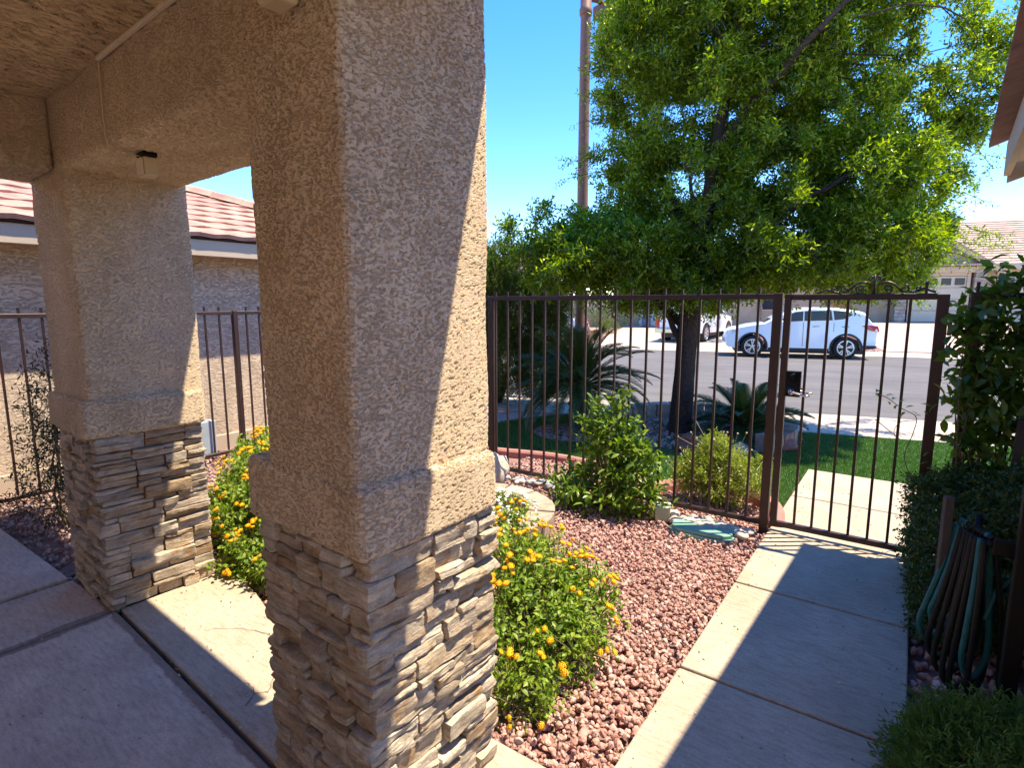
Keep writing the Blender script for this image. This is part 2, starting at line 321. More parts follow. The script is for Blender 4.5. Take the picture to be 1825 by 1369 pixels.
class MB:
    """collects shapes into one mesh"""
    def __init__(s): s.v = []; s.f = []
    def add(s, vs, fs):
        o = len(s.v); s.v += [tuple(p) for p in vs]; s.f += [tuple(i+o for i in f) for f in fs]; return s
    def box(s, a, b, rz=0, piv=None):
        x0, y0, z0 = a; x1, y1, z1 = b
        vs = [(x0, y0, z0), (x1, y0, z0), (x1, y1, z0), (x0, y1, z0), (x0, y0, z1), (x1, y0, z1), (x1, y1, z1), (x0, y1, z1)]
        if rz:
            px, py = piv or ((x0+x1)/2, (y0+y1)/2); c, q = math.cos(rz), math.sin(rz)
            vs = [(px+(x-px)*c-(y-py)*q, py+(x-px)*q+(y-py)*c, z) for x, y, z in vs]
        return s.add(vs, [(0, 3, 2, 1), (4, 5, 6, 7), (0, 1, 5, 4), (1, 2, 6, 5), (2, 3, 7, 6), (3, 0, 4, 7)])
    def prism(s, poly, z0, z1):
        n = len(poly); vs = [(x, y, z0) for x, y in poly]+[(x, y, z1) for x, y in poly]
        return s.add(vs, [tuple(range(n))[::-1], tuple(range(n, 2*n))]+[(i, (i+1) % n, n+(i+1) % n, n+i) for i in range(n)])
    def tube(s, pts, r, n=6, cap=True):
        pts = [Vector(p) for p in pts]; m = len(pts)
        rs = list(r) if hasattr(r, '__len__') else [r]*m
        vs = []; up = None
        for i, p in enumerate(pts):
            t = (pts[min(i+1, m-1)]-pts[max(i-1, 0)])
            t = t.normalized() if t.length > 1e-9 else Vector((0, 0, 1))
            if up is None: up = Vector((0, 0, 1)) if abs(t.z) < .9 else Vector((1, 0, 0))
            a = t.cross(up).normalized(); b = a.cross(t).normalized(); up = b
            for k in range(n):
                g = 2*math.pi*k/n; vs.append(p+(a*math.cos(g)+b*math.sin(g))*rs[i])
        fs = [(i*n+k, i*n+(k+1) % n, (i+1)*n+(k+1) % n, (i+1)*n+k) for i in range(m-1) for k in range(n)]
        if cap: fs += [tuple(range(n)), tuple(range((m-1)*n, m*n))[::-1]]
        return s.add(vs, fs)
    def lathe(s, prof, c=(0, 0, 0), n=20, axis='z', cap=True):
        vs = []
        for r, z in prof:
            for k in range(n):
                g = 2*math.pi*k/n; x, y = r*math.cos(g), r*math.sin(g)
                p = (x, y, z) if axis == 'z' else ((x, z, y) if axis == 'y' else (z, x, y))
                vs.append((p[0]+c[0], p[1]+c[1], p[2]+c[2]))
        m = len(prof)
        fs = [(i*n+k, i*n+(k+1) % n, (i+1)*n+(k+1) % n, (i+1)*n+k) for i in range(m-1) for k in range(n)]
        if cap: fs += [tuple(range(n))[::-1], tuple(range((m-1)*n, m*n))]
        return s.add(vs, fs)
    def build(s, name, mat, parent=None, origin=None, smooth=False, bevel=0, seg=2, local=False, fix=True, ang=35):
        """vertices are in world space unless local; origin moves a parentless object's pivot"""
        off = Vector((0, 0, 0))
        if parent is not None and not local: off = worldloc(parent)
        if origin is not None: off = off+Vector(origin) if local else Vector(origin)
        me = bpy.data.meshes.new(name); me.from_pydata([tuple(Vector(v)-off) for v in s.v], [], s.f)
        if fix or bevel:
            bm = bmesh.new(); bm.from_mesh(me)
            if bevel:
                bmesh.ops.remove_doubles(bm, verts=bm.verts, dist=1e-5)
                es = [e for e in bm.edges if len(e.link_faces) == 2 and e.calc_face_angle(0) > R(ang)]
                if es: bmesh.ops.bevel(bm, geom=es, offset=bevel, segments=seg, affect='EDGES', profile=.5)
            bmesh.ops.recalc_face_normals(bm, faces=bm.faces); bm.to_mesh(me); bm.free()
        if smooth: me.polygons.foreach_set('use_smooth', [True]*len(me.polygons))
        o = link(name, me, mat, parent)
        if parent is not None: o.location = (off-worldloc(parent)) if not local else (Vector(origin) if origin else (0, 0, 0))
        elif origin is not None: o.location = origin
        return o
def smooth_by_angle(o, ang=30):
    me = o.data; me.polygons.foreach_set('use_smooth', [True]*len(me.polygons))
    bm = bmesh.new(); bm.from_mesh(me)
    for e in bm.edges:
        if len(e.link_faces) == 2 and e.calc_face_angle(0) > R(ang): e.smooth = False
    bm.to_mesh(me); bm.free()
def copy_tree(o, parent=None):
    c = o.copy(); col.objects.link(c)
    if parent is not None: c.parent = parent
    for ch in list(o.children): copy_tree(ch, c)
    return c
# scattering -------------------------------------------------------
def nrm(a): return a/np.maximum(np.linalg.norm(a, axis=-1, keepdims=True), 1e-9)
def frames(d, spin=None):
    """rotation matrices whose x axis is d, random roll (or roll towards +z when spin=None)"""
    d = nrm(d); n = len(d)
    ref = rng.normal(size=(n, 3)) if spin is None else np.tile([0, 0, 1.], (n, 1))+rng.normal(size=(n, 3))*spin
    y = nrm(np.cross(ref, d)); z = np.cross(d, y)
    return np.stack([d, y, z], axis=2)
def scatter(tv, tf, P, Rm, S):
    tv = np.asarray(tv, float); tf = [np.asarray(f) for f in (tf if isinstance(tf, list) else [tf])]
    n = len(P); S = np.asarray(S, float)
    if S.ndim == 1: S = S[:, None]
    V = np.einsum('nij,nkj->nki', Rm, tv[None]*S[:, None, :])+P[:, None, :]
    off = (np.arange(n)*len(tv))[:, None, None]
    return V.reshape(-1, 3), [(f[None]+off).reshape(-1, f.shape[1]) for f in tf]
LEAF4 = (np.array([(0, 0, 0), (.5, .5, .10), (1, 0, -.04), (.5, -.5, .10)]), [np.array([(0, 2, 1), (0, 3, 2)])])
LEAF8 = (np.array([(0, 0, 0), (.25, .34, .09), (.25, 0, .02), (.25, -.34, .09), (.62, .42, .07), (.62, 0, .0), (.62, -.42, .07), (1, 0, -.12)]),
         [np.array([(0, 2, 1), (0, 3, 2), (4, 5, 7), (5, 6, 7)]), np.array([(1, 2, 5, 4), (2, 3, 6, 5)])])
NEEDLE = (np.array([(0, .5, 0), (0, -.5, 0), (1, 0, 0)]), [np.array([(0, 1, 2)])])
def sphere_pts(n):
    return nrm(rng.normal(size=(n, 3)))
def sprigs(P, D, L, nl, leaf, width, tmpl=LEAF4, spread=.9, droop=0, jitter=.3):
    """leaves set along short twigs: P bases (n,3), D directions, L lengths"""
    n = len(P); D = nrm(D)
    t = np.linspace(.12, 1, nl)[None, :, None]+rng.uniform(-.05, .05, (n, nl, 1))
    side = nrm(np.cross(D, rng.normal(size=(n, 3)))); other = np.cross(D, side)
    ang = (np.arange(nl)*2.4)[None, :]+rng.uniform(0, 6.28, (n, 1))
    rad = np.cos(ang)[..., None]*side[:, None]+np.sin(ang)[..., None]*other[:, None]
    pos = P[:, None]+D[:, None]*(t*L[:, None, None]); pos[..., 2] -= droop*(t[..., 0]*L[:, None])**2
    ld = D[:, None]*(1-spread*.55)+rad*spread+rng.normal(size=(n, nl, 3))*jitter
    pos = pos.reshape(-1, 3); ld = ld.reshape(-1, 3); N_ = len(pos)
    S = leaf*rng.uniform(.65, 1.2, N_); SS = np.stack([S, S*width, S], 1)
    return scatter(tmpl[0], tmpl[1], pos, frames(ld, .7), SS)
def cloud(name, mat, V, F, parent=None, smooth=False, kind=None, origin=None):
    off = np.array(worldloc(parent)) if parent is not None else (np.array(origin) if origin is not None else np.zeros(3))
    o = link(name, np_mesh(name, V-off, F, smooth), mat, parent)
    if parent is None and origin is not None: o.location = origin
    if kind: o['kind'] = kind
    return o
def in_ellipsoids(E, n, shell=.55):
    """n points inside a list of (x,y,z,rx,ry,rz), biased to the outside; returns points, outward dirs, index"""
    E = np.asarray(E, float); vol = (E[:, 3]*E[:, 4]*E[:, 5])**.58; k = rng.choice(len(E), n, p=vol/vol.sum())
    u = sphere_pts(n); r = (rng.uniform(shell**3, 1, n)**(1/3))[:, None]
    return E[k, :3]+u*r*E[k, 3:], nrm(u/E[k, 3:]), k
def in_poly(P, poly):
    x, y = P[:, 0], P[:, 1]; r = np.zeros(len(P), bool); n = len(poly)
    for i in range(n):
        x1, y1 = poly[i]; x2, y2 = poly[(i+1) % n]
        c = ((y1 > y) != (y2 > y)); xx = (x2-x1)*(y-y1)/((y2-y1) if y2 != y1 else 1e-9)+x1
        r ^= c & (x < xx)
    return r
def sheet(name, poly, z, mat, kind='structure', parent=None):
    me = bpy.data.meshes.new(name); me.from_pydata([(x, y, z) for x, y in poly], [], [tuple(range(len(poly)))])
    o = link(name, me, mat, parent)
    if kind: o['kind'] = kind
    return o
def rock_mesh(seed, sub=1, flat=.7, rough=.35):
    bm = bmesh.new(); bmesh.ops.create_icosphere(bm, subdivisions=sub, radius=1)
    for v in bm.verts:
        q = v.co*1.3+Vector((seed*7.1, seed*3.3, 0)); v.co *= 1+rough*mnoise.noise(q)+rough*.5*mnoise.noise(q*2.3)
        v.co.z *= flat
    V = np.array([v.co[:] for v in bm.verts]); F = np.array([[v.index for v in f.verts] for f in bm.faces]); bm.free()
    return V, F
def rand_rot(n):
    q = nrm(rng.normal(size=(n, 4))); a, b, c, d = q.T
    return np.stack([np.stack([1-2*(c*c+d*d), 2*(b*c-a*d), 2*(b*d+a*c)], 1), np.stack([2*(b*c+a*d), 1-2*(b*b+d*d), 2*(c*d-a*b)], 1), np.stack([2*(b*d-a*c), 2*(c*d+a*b), 1-2*(b*b+c*c)], 1)], 1)
def rocks(P, S, subs=1, kinds=5, flat=.75):
    Vs, Fs, o = [], [], 0; k = rng.integers(0, kinds, len(P))
    for j in range(kinds):
        m = k == j
        if not m.any(): continue
        tv, tf = rock_mesh(j+1, subs, flat)
        V, F = scatter(tv, tf, P[m], rand_rot(m.sum()), S[m]*rng.uniform(.7, 1.3, (m.sum(), 3)))
        Vs.append(V); Fs.append(F[0]+o); o += len(V)
    return np.concatenate(Vs), [np.concatenate(Fs)]

# ================================================================== ground, paths, street
TH = R(14); SE = Vector((math.cos(TH), math.sin(TH), 0)); SN = Vector((-math.sin(TH), math.cos(TH), 0))
def st(s, n, z=0):
    p = SE*s+SN*n; return (p.x, p.y, z)
def farz(s, n):
    t = min(1, max(0, (n-22.9)/10)); k = min(1, max(0, (s+1)/7)); t = (t*t*(3-2*t)*.45+t*.55)*k+t**2.4*(1-k)
    return -.06+t*(.46+.40*k)
def grid_sheet(name, ss, ns, fz, mat, dz=0, kind='structure'):
    V = [st(s, n, fz(s, n)+dz) for n in ns for s in ss]; a = len(ss)
    F = [(j*a+i, j*a+i+1, (j+1)*a+i+1, (j+1)*a+i) for j in range(len(ns)-1) for i in range(a-1)]
    o = link(name, np_mesh(name, V, np.array(F), True), mat)
    if kind: o['kind'] = kind
    return o
sheet('ground', [(-350, -350), (350, -350), (350, 350), (-350, 350)], -.30, M['desert'])
sheet('yard_soil', [(-9, -9), (9, -9), (9, 10.5), (-9, 6.1)], -.075, M['soil'])
grid_sheet('street', [-60, -20, 0, 20, 60], [10.45, 14, 18, 22.85], lambda s, n: -.15+.05*math.sin(math.pi*(n-10.45)/12.4), M['asphalt'])
sw = bpy.data.objects.new('sidewalk', None); col.objects.link(sw); sw['kind'] = 'structure'; sw.location = st(0, 9.2, 0)
for i in range(-22, 14):
    s0 = -1.05+i*1.55
    m = MB(); m.prism([st(s0+.006, 8.36)[:2], st(s0+1.538, 8.36)[:2], st(s0+1.538, 9.72)[:2], st(s0+.006, 9.72)[:2]], -.16, -.025)
    m.build('slab', M['sidewalk'], sw, bevel=.006)
for i in range(-12, 8):
    s0 = .3+i*3.0
    m = MB(); a, b = s0+.005, s0+2.995
    P = [(9.735, -.03), (9.95, -.045), (10.15, -.10), (10.47, -.145), (10.47, -.25), (9.735, -.25)]
    vs = [st(a, n, z) for n, z in P]+[st(b, n, z) for n, z in P]; k = len(P)
    m.add(vs, [tuple(range(k)), tuple(range(k, 2*k))[::-1]]+[(j, (j+1) % k, k+(j+1) % k, k+j) for j in range(k)])
    m.build('kerb', M['sidewalk'], sw, bevel=.004)
ul = MB(); ul.prism([st(-1.35, 9.02)[:2], st(-.95, 9.02)[:2], st(-.95, 9.42)[:2], st(-1.35, 9.42)[:2]], -.06, -.015)
ul.build('utility_lid', M['asphalt'], sw, bevel=.006)

# far side: kerb, gravel yards, driveways
fk = bpy.data.objects.new('far_kerb', None); col.objects.link(fk); fk['kind'] = 'structure'; fk.location = st(0, 23, 0)
for i in range(-16, 12):
    a, b = i*3+.004, i*3+2.996
    P = [(22.7, -.135), (22.95, -.12), (23.1, -.05), (23.55, -.028), (23.55, -.3), (22.7, -.3)]; m = MB()
    vs = [st(a, n, z) for n, z in P]+[st(b, n, z) for n, z in P]; k = len(P)
    m.add(vs, [tuple(range(k)), tuple(range(k, 2*k))[::-1]]+[(j, (j+1) % k, k+(j+1) % k, k+j) for j in range(k)])
    m.build('kerb', M['sidewalk'], fk)
NS = [23.56, 24.5, 25.5, 26.5, 27.5, 28.5, 29.5, 30.5, 31.5, 32.5, 33.5, 36, 60]
grid_sheet('far_gravel_yard', [-60, -30, -16, -12, -9, -6, -4, -2, 0, 2, 4, 6, 8, 10, 14, 20, 60], NS, farz, M['redgravel_far'], 0)
grid_sheet('paver_driveway', [5.35, 6.4, 7.5, 9, 10.5, 12, 14.5], NS[:10], farz, M['paver'], .02)
grid_sheet('paver_border', [5.05, 5.35], NS[:10], farz, M['sidewalk'], .024)
grid_sheet('concrete_driveway', [-5.9, -4, -2.5, -1.0, .15], NS[:11], farz, M['sidewalk'], .02)

# walkway slabs, patio slabs
def slab(parent, x0, x1, y0, y1, top, mat, rz=0):
    m = MB(); m.box((x0, y0, top-.10), (x1, y1, top), rz); return m.build('slab', mat, parent, bevel=.008, seg=2)
wk = bpy.data.objects.new('walkway', None); col.objects.link(wk); wk['kind'] = 'structure'; wk.location = (-.35, 3, 0)
for y0, y1 in ((-5, -.22), (-.2, 1.32), (1.34, 2.435), (2.452, 3.44), (3.457, 4.385), (4.40, 5.37), (5.387, 6.36)): slab(wk, -.77, .11, y0, y1, 0, M['walk'])
for x0, x1 in ((.126, 1.2), (1.216, 2.3), (2.316, 3.4)): slab(wk, x0, x1, 5.40, 6.38, -.003, M['walk'])
pt = bpy.data.objects.new('patio', None); col.objects.link(pt); pt['kind'] = 'structure'; pt.location = (-2.4, 0, 0)
def pslab(poly, top, mat):
    m = MB(); m.prism(poly, top-.12, top); return m.build('slab', mat, pt, bevel=.010, seg=2)
pslab([(-3.497, -5), (-.785, -5), (-.785, .935), (-1.19, .952), (-3.497, 1.095)], 0, M['patio'])
pslab([(-3.497, 1.118), (-1.19, .975), (-.785, .958), (-.785, 1.56), (-.97, 1.585), (-2.55, 1.565), (-2.80, 1.59), (-3.05, 1.66), (-3.3, 1.70), (-3.497, 1.70)], -.002, M['walk'])
pslab([(-4.125, -5), (-3.516, -5), (-3.516, 1.10), (-4.125, 1.085)], -.002, M['patio'])
pslab([(-7.0, -5), (-4.142, -5), (-4.142, 1.07), (-7.0, 1.03)], .012, M['patio'])

# lawn and beds
LAWN = [(-4.9, 6.28), (-4.73, 6.89), (-4.41, 7.51), (-3.91, 7.92), (-3.47, 8.0)]+[st(s, 8.34)[:2] for s in (-1.4, 0, 2, 4.2)]+[(3.5, 6.42), (-.79, 6.42), (-.79, 4.9), (-.86, 5.06), (-.98, 5.17), (-1.18, 5.27), (-1.52, 5.22), (-1.79, 4.98), (-2.05, 5.10), (-2.45, 5.24), (-2.9, 5.31), (-3.2, 5.30), (-3.57, 5.21), (-4.0, 5.10), (-4.7, 5.0), (-5.2, 5.4), (-5.15, 5.9)]
sheet('lawn', LAWN, -.035, M['turf'])
pk = sheet('pink_gravel_bed', [(-8.5, 5.0), (-5.2, 5.0), (-4.92, 6.3), (-4.74, 6.9), (-4.42, 7.52), (-3.9, 8.0), st(-1.7, 8.34)[:2], st(-8, 8.34)[:2]], -.045, M['pinkgravel'])
TR = (-2.3, 7.5); SG = (-3.62, 6.5)
def clear_of_beds(P):
    return (np.hypot(P[:, 0]-TR[0], P[:, 1]-TR[1]) > 1.27) & (np.hypot((P[:, 0]-SG[0])/1.1, P[:, 1]-SG[1]) > .47)
G = np.column_stack([rng.uniform(-5.2, 3.2, 330000), rng.uniform(4.8, 9, 330000), np.full(330000, -.036)])
G = G[in_poly(G, LAWN) & clear_of_beds(G)]
keep = rng.random(len(G)) < np.clip(1.35-.14*(G[:, 1]-4.8), .5, 1); G = G[keep & (G[:, 0] < 1.3)]
d = np.column_stack([rng.normal(0, .45, len(G)), rng.normal(0, .45, len(G)), np.ones(len(G))])
V, F = scatter(NEEDLE[0], NEEDLE[1], G, frames(d), np.column_stack([rng.uniform(.022, .040, len(G)), np.full(len(G), .0055), np.ones(len(G))]))
o = cloud('grass', M['grass'], V, F, kind='stuff')
# red edging strips
def edging(pts, wd=.10, h=.065, base=-.07):
    m = MB(); pts = [Vector((x, y, 0)) for x, y in pts]; n = len(pts); vs = []
    for i, p in enumerate(pts):
        t = (pts[min(i+1, n-1)]-pts[max(i-1, 0)]).normalized(); q = Vector((-t.y, t.x, 0))
        for a, z in ((-.5, base), (-.5, h*.55-.035), (-.32, h-.035), (.32, h-.035), (.5, h*.55-.035), (.5, base)): vs.append(p+q*a*wd+Vector((0, 0, z)))
    k = 6; fs = [(i*k+j, i*k+(j+1) % k, (i+1)*k+(j+1) % k, (i+1)*k+j) for i in range(n-1) for j in range(k)]
    m.add(vs, fs+[tuple(range(k)), tuple(range((n-1)*k, n*k))[::-1]])
    o = m.build('red_edging', M['redcurb'], None, origin=tuple(pts[n//2])); o['kind'] = 'structure'; return o
def spline(pts, n=8):
    out = []; P = [pts[0]]+list(pts)+[pts[-1]]
    for i in range(1, len(P)-2):
        for k in range(n):
            t = k/n; a, b, c, d = [np.array(q, float) for q in P[i-1:i+3]]
            out.append(tuple(.5*((2*b)+(-a+c)*t+(2*a-5*b+4*c-d)*t*t+(-a+3*b-3*c+d)*t**3)))
    out.append(tuple(map(float, pts[-1]))); return out
edging(spline([(-.74, 4.52), (-.79, 4.86), (-.92, 5.07), (-1.18, 5.24), (-1.52, 5.20), (-1.76, 5.0), (-1.86, 4.72)]), .11, .085)
edging(spline([(-1.95, 4.70), (-2.05, 5.05), (-2.45, 5.22), (-2.9, 5.30), (-3.3, 5.28), (-3.9, 5.12), (-4.7, 5.0)]), .09, .05)
edging([(SG[0]+.48*1.1*math.cos(a), SG[1]+.48*math.sin(a)) for a in np.linspace(0, 6.283, 30)], .05, .02)
# rock and gravel cover (real stones, uncountable)
BEDS = [(-3.05, 1.68), (-2.79, 1.62), (-.95, 1.62), (-.765, 1.62), (-.765, 4.45), (-.84, 4.9), (-1.18, 5.15), (-1.52, 5.12), (-1.76, 4.9), (-2.3, 5.05), (-2.9, 5.22), (-3.57, 5.12), (-4.6, 4.95), (-6.0, 5.2), (-6.0, 1.75), (-3.5, 1.75)]
n = 26500; P = np.column_stack([rng.uniform(-3.45, -.765, n), rng.uniform(1.6, 5.2, n), rng.uniform(-.066, -.026, n)])
P = P[in_poly(P, BEDS)]; dist = np.hypot(P[:, 0], P[:, 1]); near = (P[:, 1] < 2.5) & (P[:, 0] > -1.6)
S = rng.uniform(.0065, .0155, len(P))[:, None]*np.ones((1, 3)); S[rng.random(len(P)) < .10] *= 1.35
V, F = rocks(P[near], S[near], 2, 6); cloud('lava_gravel', M['lava'], V, F, kind='stuff')
V, F = rocks(P[~near], S[~near], 1, 6); cloud('lava_gravel', M['lava'], V, F, kind='stuff')
n = 5000; P = np.column_stack([rng.uniform(-6.6, -3.5, n), rng.uniform(1.05, 4.4, n), rng.uniform(-.06, -.03, n)])
V, F = rocks(P, rng.uniform(.010, .022, n)[:, None]*np.ones((1, 3)), 1, 5); cloud('pink_gravel', M['pebble'], V, F, kind='stuff')
n = 2600; P = np.column_stack([rng.uniform(.13, 1.5, n), rng.uniform(1.6, 4.4, n), rng.uniform(-.06, -.03, n)])
V, F = rocks(P, rng.uniform(.014, .030, n)[:, None]*np.ones((1, 3)), 1, 5); cloud('lava_gravel', M['lava'], V, F, kind='stuff')
n = 700; a = rng.uniform(0, 6.283, n); r = np.sqrt(rng.random(n)); P = np.column_stack([SG[0]+.5*r*np.cos(a), SG[1]+.45*r*np.sin(a), rng.uniform(-.045, -.025, n)])
V, F = rocks(P, rng.uniform(.012, .024, n)[:, None]*np.ones((1, 3)), 1, 4); cloud('bark_mulch', M['pebble'], V, F, kind='stuff')
n = 2200; a = rng.uniform(0, 6.283, n); r = np.sqrt(rng.random(n))*1.1; P = np.column_stack([TR[0]+r*np.cos(a), TR[1]+r*np.sin(a), rng.uniform(-.05, -.02, n)])
V, F = rocks(P, rng.uniform(.012, .030, n)[:, None]*np.ones((1, 3)), 1, 5); cloud('tree_ring_gravel', M['lava'], V, F, kind='stuff')

# ================================================================== porch
PR = R(-2.8)
def rbox(lo, hi, r, step, jit=.002, seed=0):
    lo = np.array(lo, float); hi = np.array(hi, float); r = np.broadcast_to(np.array(r, float), (3,)) if np.ndim(r) else np.full(3, r)
    ax = [np.linspace(lo[i], hi[i], max(2, int(round((hi[i]-lo[i])/step))+1)) for i in range(3)]
    Vs, Fs, off = [], [], 0
    for i in range(3):
        j, k = (i+1) % 3, (i+2) % 3
        for s in (0, 1):
            A, B = np.meshgrid(ax[j], ax[k], indexing='ij'); P = np.zeros(A.shape+(3,)); P[..., j] = A; P[..., k] = B; P[..., i] = hi[i] if s else lo[i]
            na, nb = A.shape; idx = np.arange(na*nb).reshape(na, nb)+off
            q = np.stack([idx[:-1, :-1], idx[1:, :-1], idx[1:, 1:], idx[:-1, 1:]], -1).reshape(-1, 4)
            Fs.append(q if s else q[:, ::-1]); Vs.append(P.reshape(-1, 3)); off += na*nb
    V = np.concatenate(Vs); F = np.concatenate(Fs)
    key = np.round(V/1e-5).astype(np.int64); _, first, inv = np.unique(key, axis=0, return_index=True, return_inverse=True)
    V = V[first]; F = inv.reshape(-1)[F]
    rr = r[None]; inn = np.clip(V, lo+rr, hi-rr); d = V-inn; dn = d/np.maximum(rr, 1e-9); L = np.linalg.norm(dn, axis=1, keepdims=True)
    V = np.where(L > 1e-6, inn+d/np.maximum(L, 1e-9), V)
    if jit:
        ph = rng.uniform(0, 6, (6, 3)); fr = rng.uniform(4, 16, (6, 3)); D = np.zeros_like(V)
        for a in range(6):
            D += np.sin((V@(fr[a]*rng.choice([-1, 1], 3)))[:, None]+ph[a])
        V = V+D*jit/2.2
    return V, F
def rb(name, lo, hi, r, step, mat, parent, jit=.002):
    V, F = rbox(lo, hi, r, step, jit); return link(name, np_mesh(name, V, F, True), mat, parent)
def stone_mesh(L, H, D, wrap=None, res=1):
    """one split stone: length L on x, height H on z, front towards -y; wrap = depth when it turns the corner"""
    dep = wrap or .07; lo = np.array([0, -D, 0]); hi = np.array([L, dep, H])
    rr = min(H*.30, rng.uniform(.004, .010))
    V, F = rbox(lo, hi, (rr, rr, rr), res*max(.009, min(.016, H/3.2)), 0)
    s = rng.uniform(0, 50, 3); amp = rng.uniform(.005, .010); c = (lo+hi)/2
    tilt = rng.uniform(-.30, .22); wedge = rng.uniform(-.16, .16); bow = rng.uniform(-.006, .007)
    out = np.zeros(len(V)); tz = np.zeros(len(V)); tx = np.zeros(len(V))
    for i, v in enumerate(V):
        x, y, z = v; a = mnoise.noise(Vector((x*7+s[0], y*7+s[1], z*26+s[2]))); b = mnoise.noise(Vector((x*24+s[1], y*24+s[2], z*75+s[0]))); r_ = abs(mnoise.noise(Vector((x*13+s[2], y*13+s[0], z*40+s[1]))))
        k = round(a*3.2)/3.2
        out[i] = amp*(.9*k+.5*a)+.0035*b-.012*max(0, .20-r_)*5*.35
        tz[i] = mnoise.noise(Vector((x*6+s[2], y*6, s[0])))*.009+mnoise.noise(Vector((x*26+s[0], y*26, s[1])))*.0035; tx[i] = mnoise.noise(Vector((z*30, y*10+s[1], s[0])))*.010
    front = np.clip((c[1]-V[:, 1])/(c[1]-lo[1]), 0, 1) if not wrap else np.clip((.02-V[:, 1])/(.02+D), 0, 1)
    V = V.copy(); rel = (V[:, 2]-c[2])/H
    V[:, 1] -= (out+tilt*rel*H*.5+bow*(1-((V[:, 0]-c[0])/(L/2))**2))*front
    V[:, 2] += tz*np.abs(rel)*1.4+(V[:, 0]-c[0])*wedge*np.abs(rel)*.4
    endw = np.clip(np.abs(V[:, 0]-c[0])/(L/2), 0, 1)**4; V[:, 0] += tx*endw
    if wrap: V[:, 0] += out*np.clip((V[:, 0]-(L-.03))/.03, 0, 1)
    return V, F
def ledgestone(parent, w, d, h, res=1):
    core = MB(); core.box((-w+.03, .03, 0), (-.03, d-.03, h+.02)); core.build('core', M['mortar'], parent, local=True)
    faces = [((-w, 0), 0, w), ((0, 0), 90, d), ((0, d), 180, w), ((-w, d), 270, d)]     # start point, rotation, length
    zs = [0.0]
    while zs[-1] < h-.055: zs.append(zs[-1]+rng.uniform(.060, .105))
    zs[-1] = h
    g = .0016
    def put(face, u0, u1, z0, z1, wrap=None):
        (px, py), rot, ln = faces[face]; a = R(rot)
        V, F = stone_mesh(u1-u0-2*g, z1-z0-1.6*g, rng.uniform(.0, .042) if wrap is None else rng.uniform(.0, .030), wrap, res)
        me = np_mesh('stone', V, F, True)
        o = link('stone', me, M['stone'], parent); smooth_by_angle(o, 28)
        x, y = u0+g, .012
        o.location = (px+x*math.cos(a)-y*math.sin(a), py+x*math.sin(a)+y*math.cos(a), z0+g); o.rotation_euler = (0, 0, a)
    def split(z0, z1):
        H = z1-z0; k = rng.choice([2, 2, 3]) if H > .085 else rng.choice([1, 2, 2])
        c = np.sort(rng.uniform(.28, .72, k-1)) if k == 2 else (np.array([rng.uniform(.25, .4), rng.uniform(.6, .75)]) if k == 3 else np.array([]))
        return [z0]+[z0+H*t for t in c]+[z1]
    for b in range(len(zs)-1):
        z0, z1 = zs[b], zs[b+1]; ends = []
        for fc in range(4):                 # corner stones at the end of face fc, turning onto the next face
            ln = faces[fc][2]; nx = faces[(fc+1) % 4][2]; cuts = split(z0, z1)
            la, lb = (rng.uniform(.16, .26), rng.uniform(.07, .12)) if rng.random() < .5 else (rng.uniform(.07, .12), rng.uniform(.16, .26))
            for q in range(len(cuts)-1): put(fc, ln-la, ln+.010, cuts[q], cuts[q+1], wrap=lb-.012)
            ends.append((la, lb))
        for fc in range(4):
            ln = faces[fc][2]; u = ends[(fc-1) % 4][1]; stop = ln-ends[fc][0]
            while u < stop-.02:
                e = u+rng.uniform(.12, .30)
                if stop-e < .07: e = stop
                cuts = split(z0, z1)
                for q in range(len(cuts)-1):
                    if e-u > .17 and cuts[q+1]-cuts[q] < .08 and rng.random() < .35:
                        mm = u+(e-u)*rng.uniform(.35, .65); put(fc, u, mm, cuts[q], cuts[q+1]); put(fc, mm, e, cuts[q], cuts[q+1])
                    else: put(fc, u, e, cuts[q], cuts[q+1])
                u = e
near = thing('stucco_column', 'large near stucco column on a stacked stone base, half in sun', 'column', (-1.19, .965, 0), PR)
ledgestone(near, .56, .55, .985)
rb('stucco_band', (-.605, -.022, .985), (.020, .555, 1.195), (.024, .024, .024), .006, M['stucco'], near, .002)
rb('shaft', (-.477, -.012, 1.10), (-.012, .548, 2.985), (.020, .020, .02), .006, M['stucco'], near, .002)
left = thing('stucco_column', 'smaller far stucco column on stacked stone at the left, beside the dark shrub', 'column', (-3.5, 1.075, 0), PR)
ledgestone(left, .62, .55, .985, 1.6)
rb('stucco_band', (-.625, -.045, .985), (.030, .570, 1.19), (.026, .026, .026), .008, M['stucco'], left, .002)
rb('shaft', (-.60, -.010, 1.10), (.0, .575, 2.40), (.026, .026, .02), .011, M['stucco'], left, .003)
porch = thing('porch_roof', 'stucco porch beam and ceiling overhead spanning between the two columns', 'porch roof', (-1.20, .953, 2.36), PR)
rb('beam', (-2.96, .004, 0), (-.44, .57, .42), (.03, .03, .03), .010, M['stucco'], porch, .003)
rb('side_beam', (-2.87, -2.15, 0.002), (-2.42, -.0, .42), (.03, .02, .03), .012, M['stucco'], porch, .003)
m = MB(); m.box((-3.0, -3.0, .352), (1.5, .50, .43)); cl = m.build('ceiling', M['ceiling'], porch, local=True)
gx_, gy_ = np.meshgrid(np.linspace(-2.46, .15, 330), np.linspace(-1.45, .03, 190), indexing='ij'); V = np.column_stack([gx_.ravel(), gy_.ravel(), np.full(gx_.size, .342)])
ii = np.arange(330*190).reshape(330, 190); F = np.stack([ii[:-1, :-1], ii[:-1, 1:], ii[1:, 1:], ii[1:, :-1]], -1).reshape(-1, 4); link('ceiling_plaster', np_mesh('ceiling_plaster', V, F, True), M['ceiling'], cl)
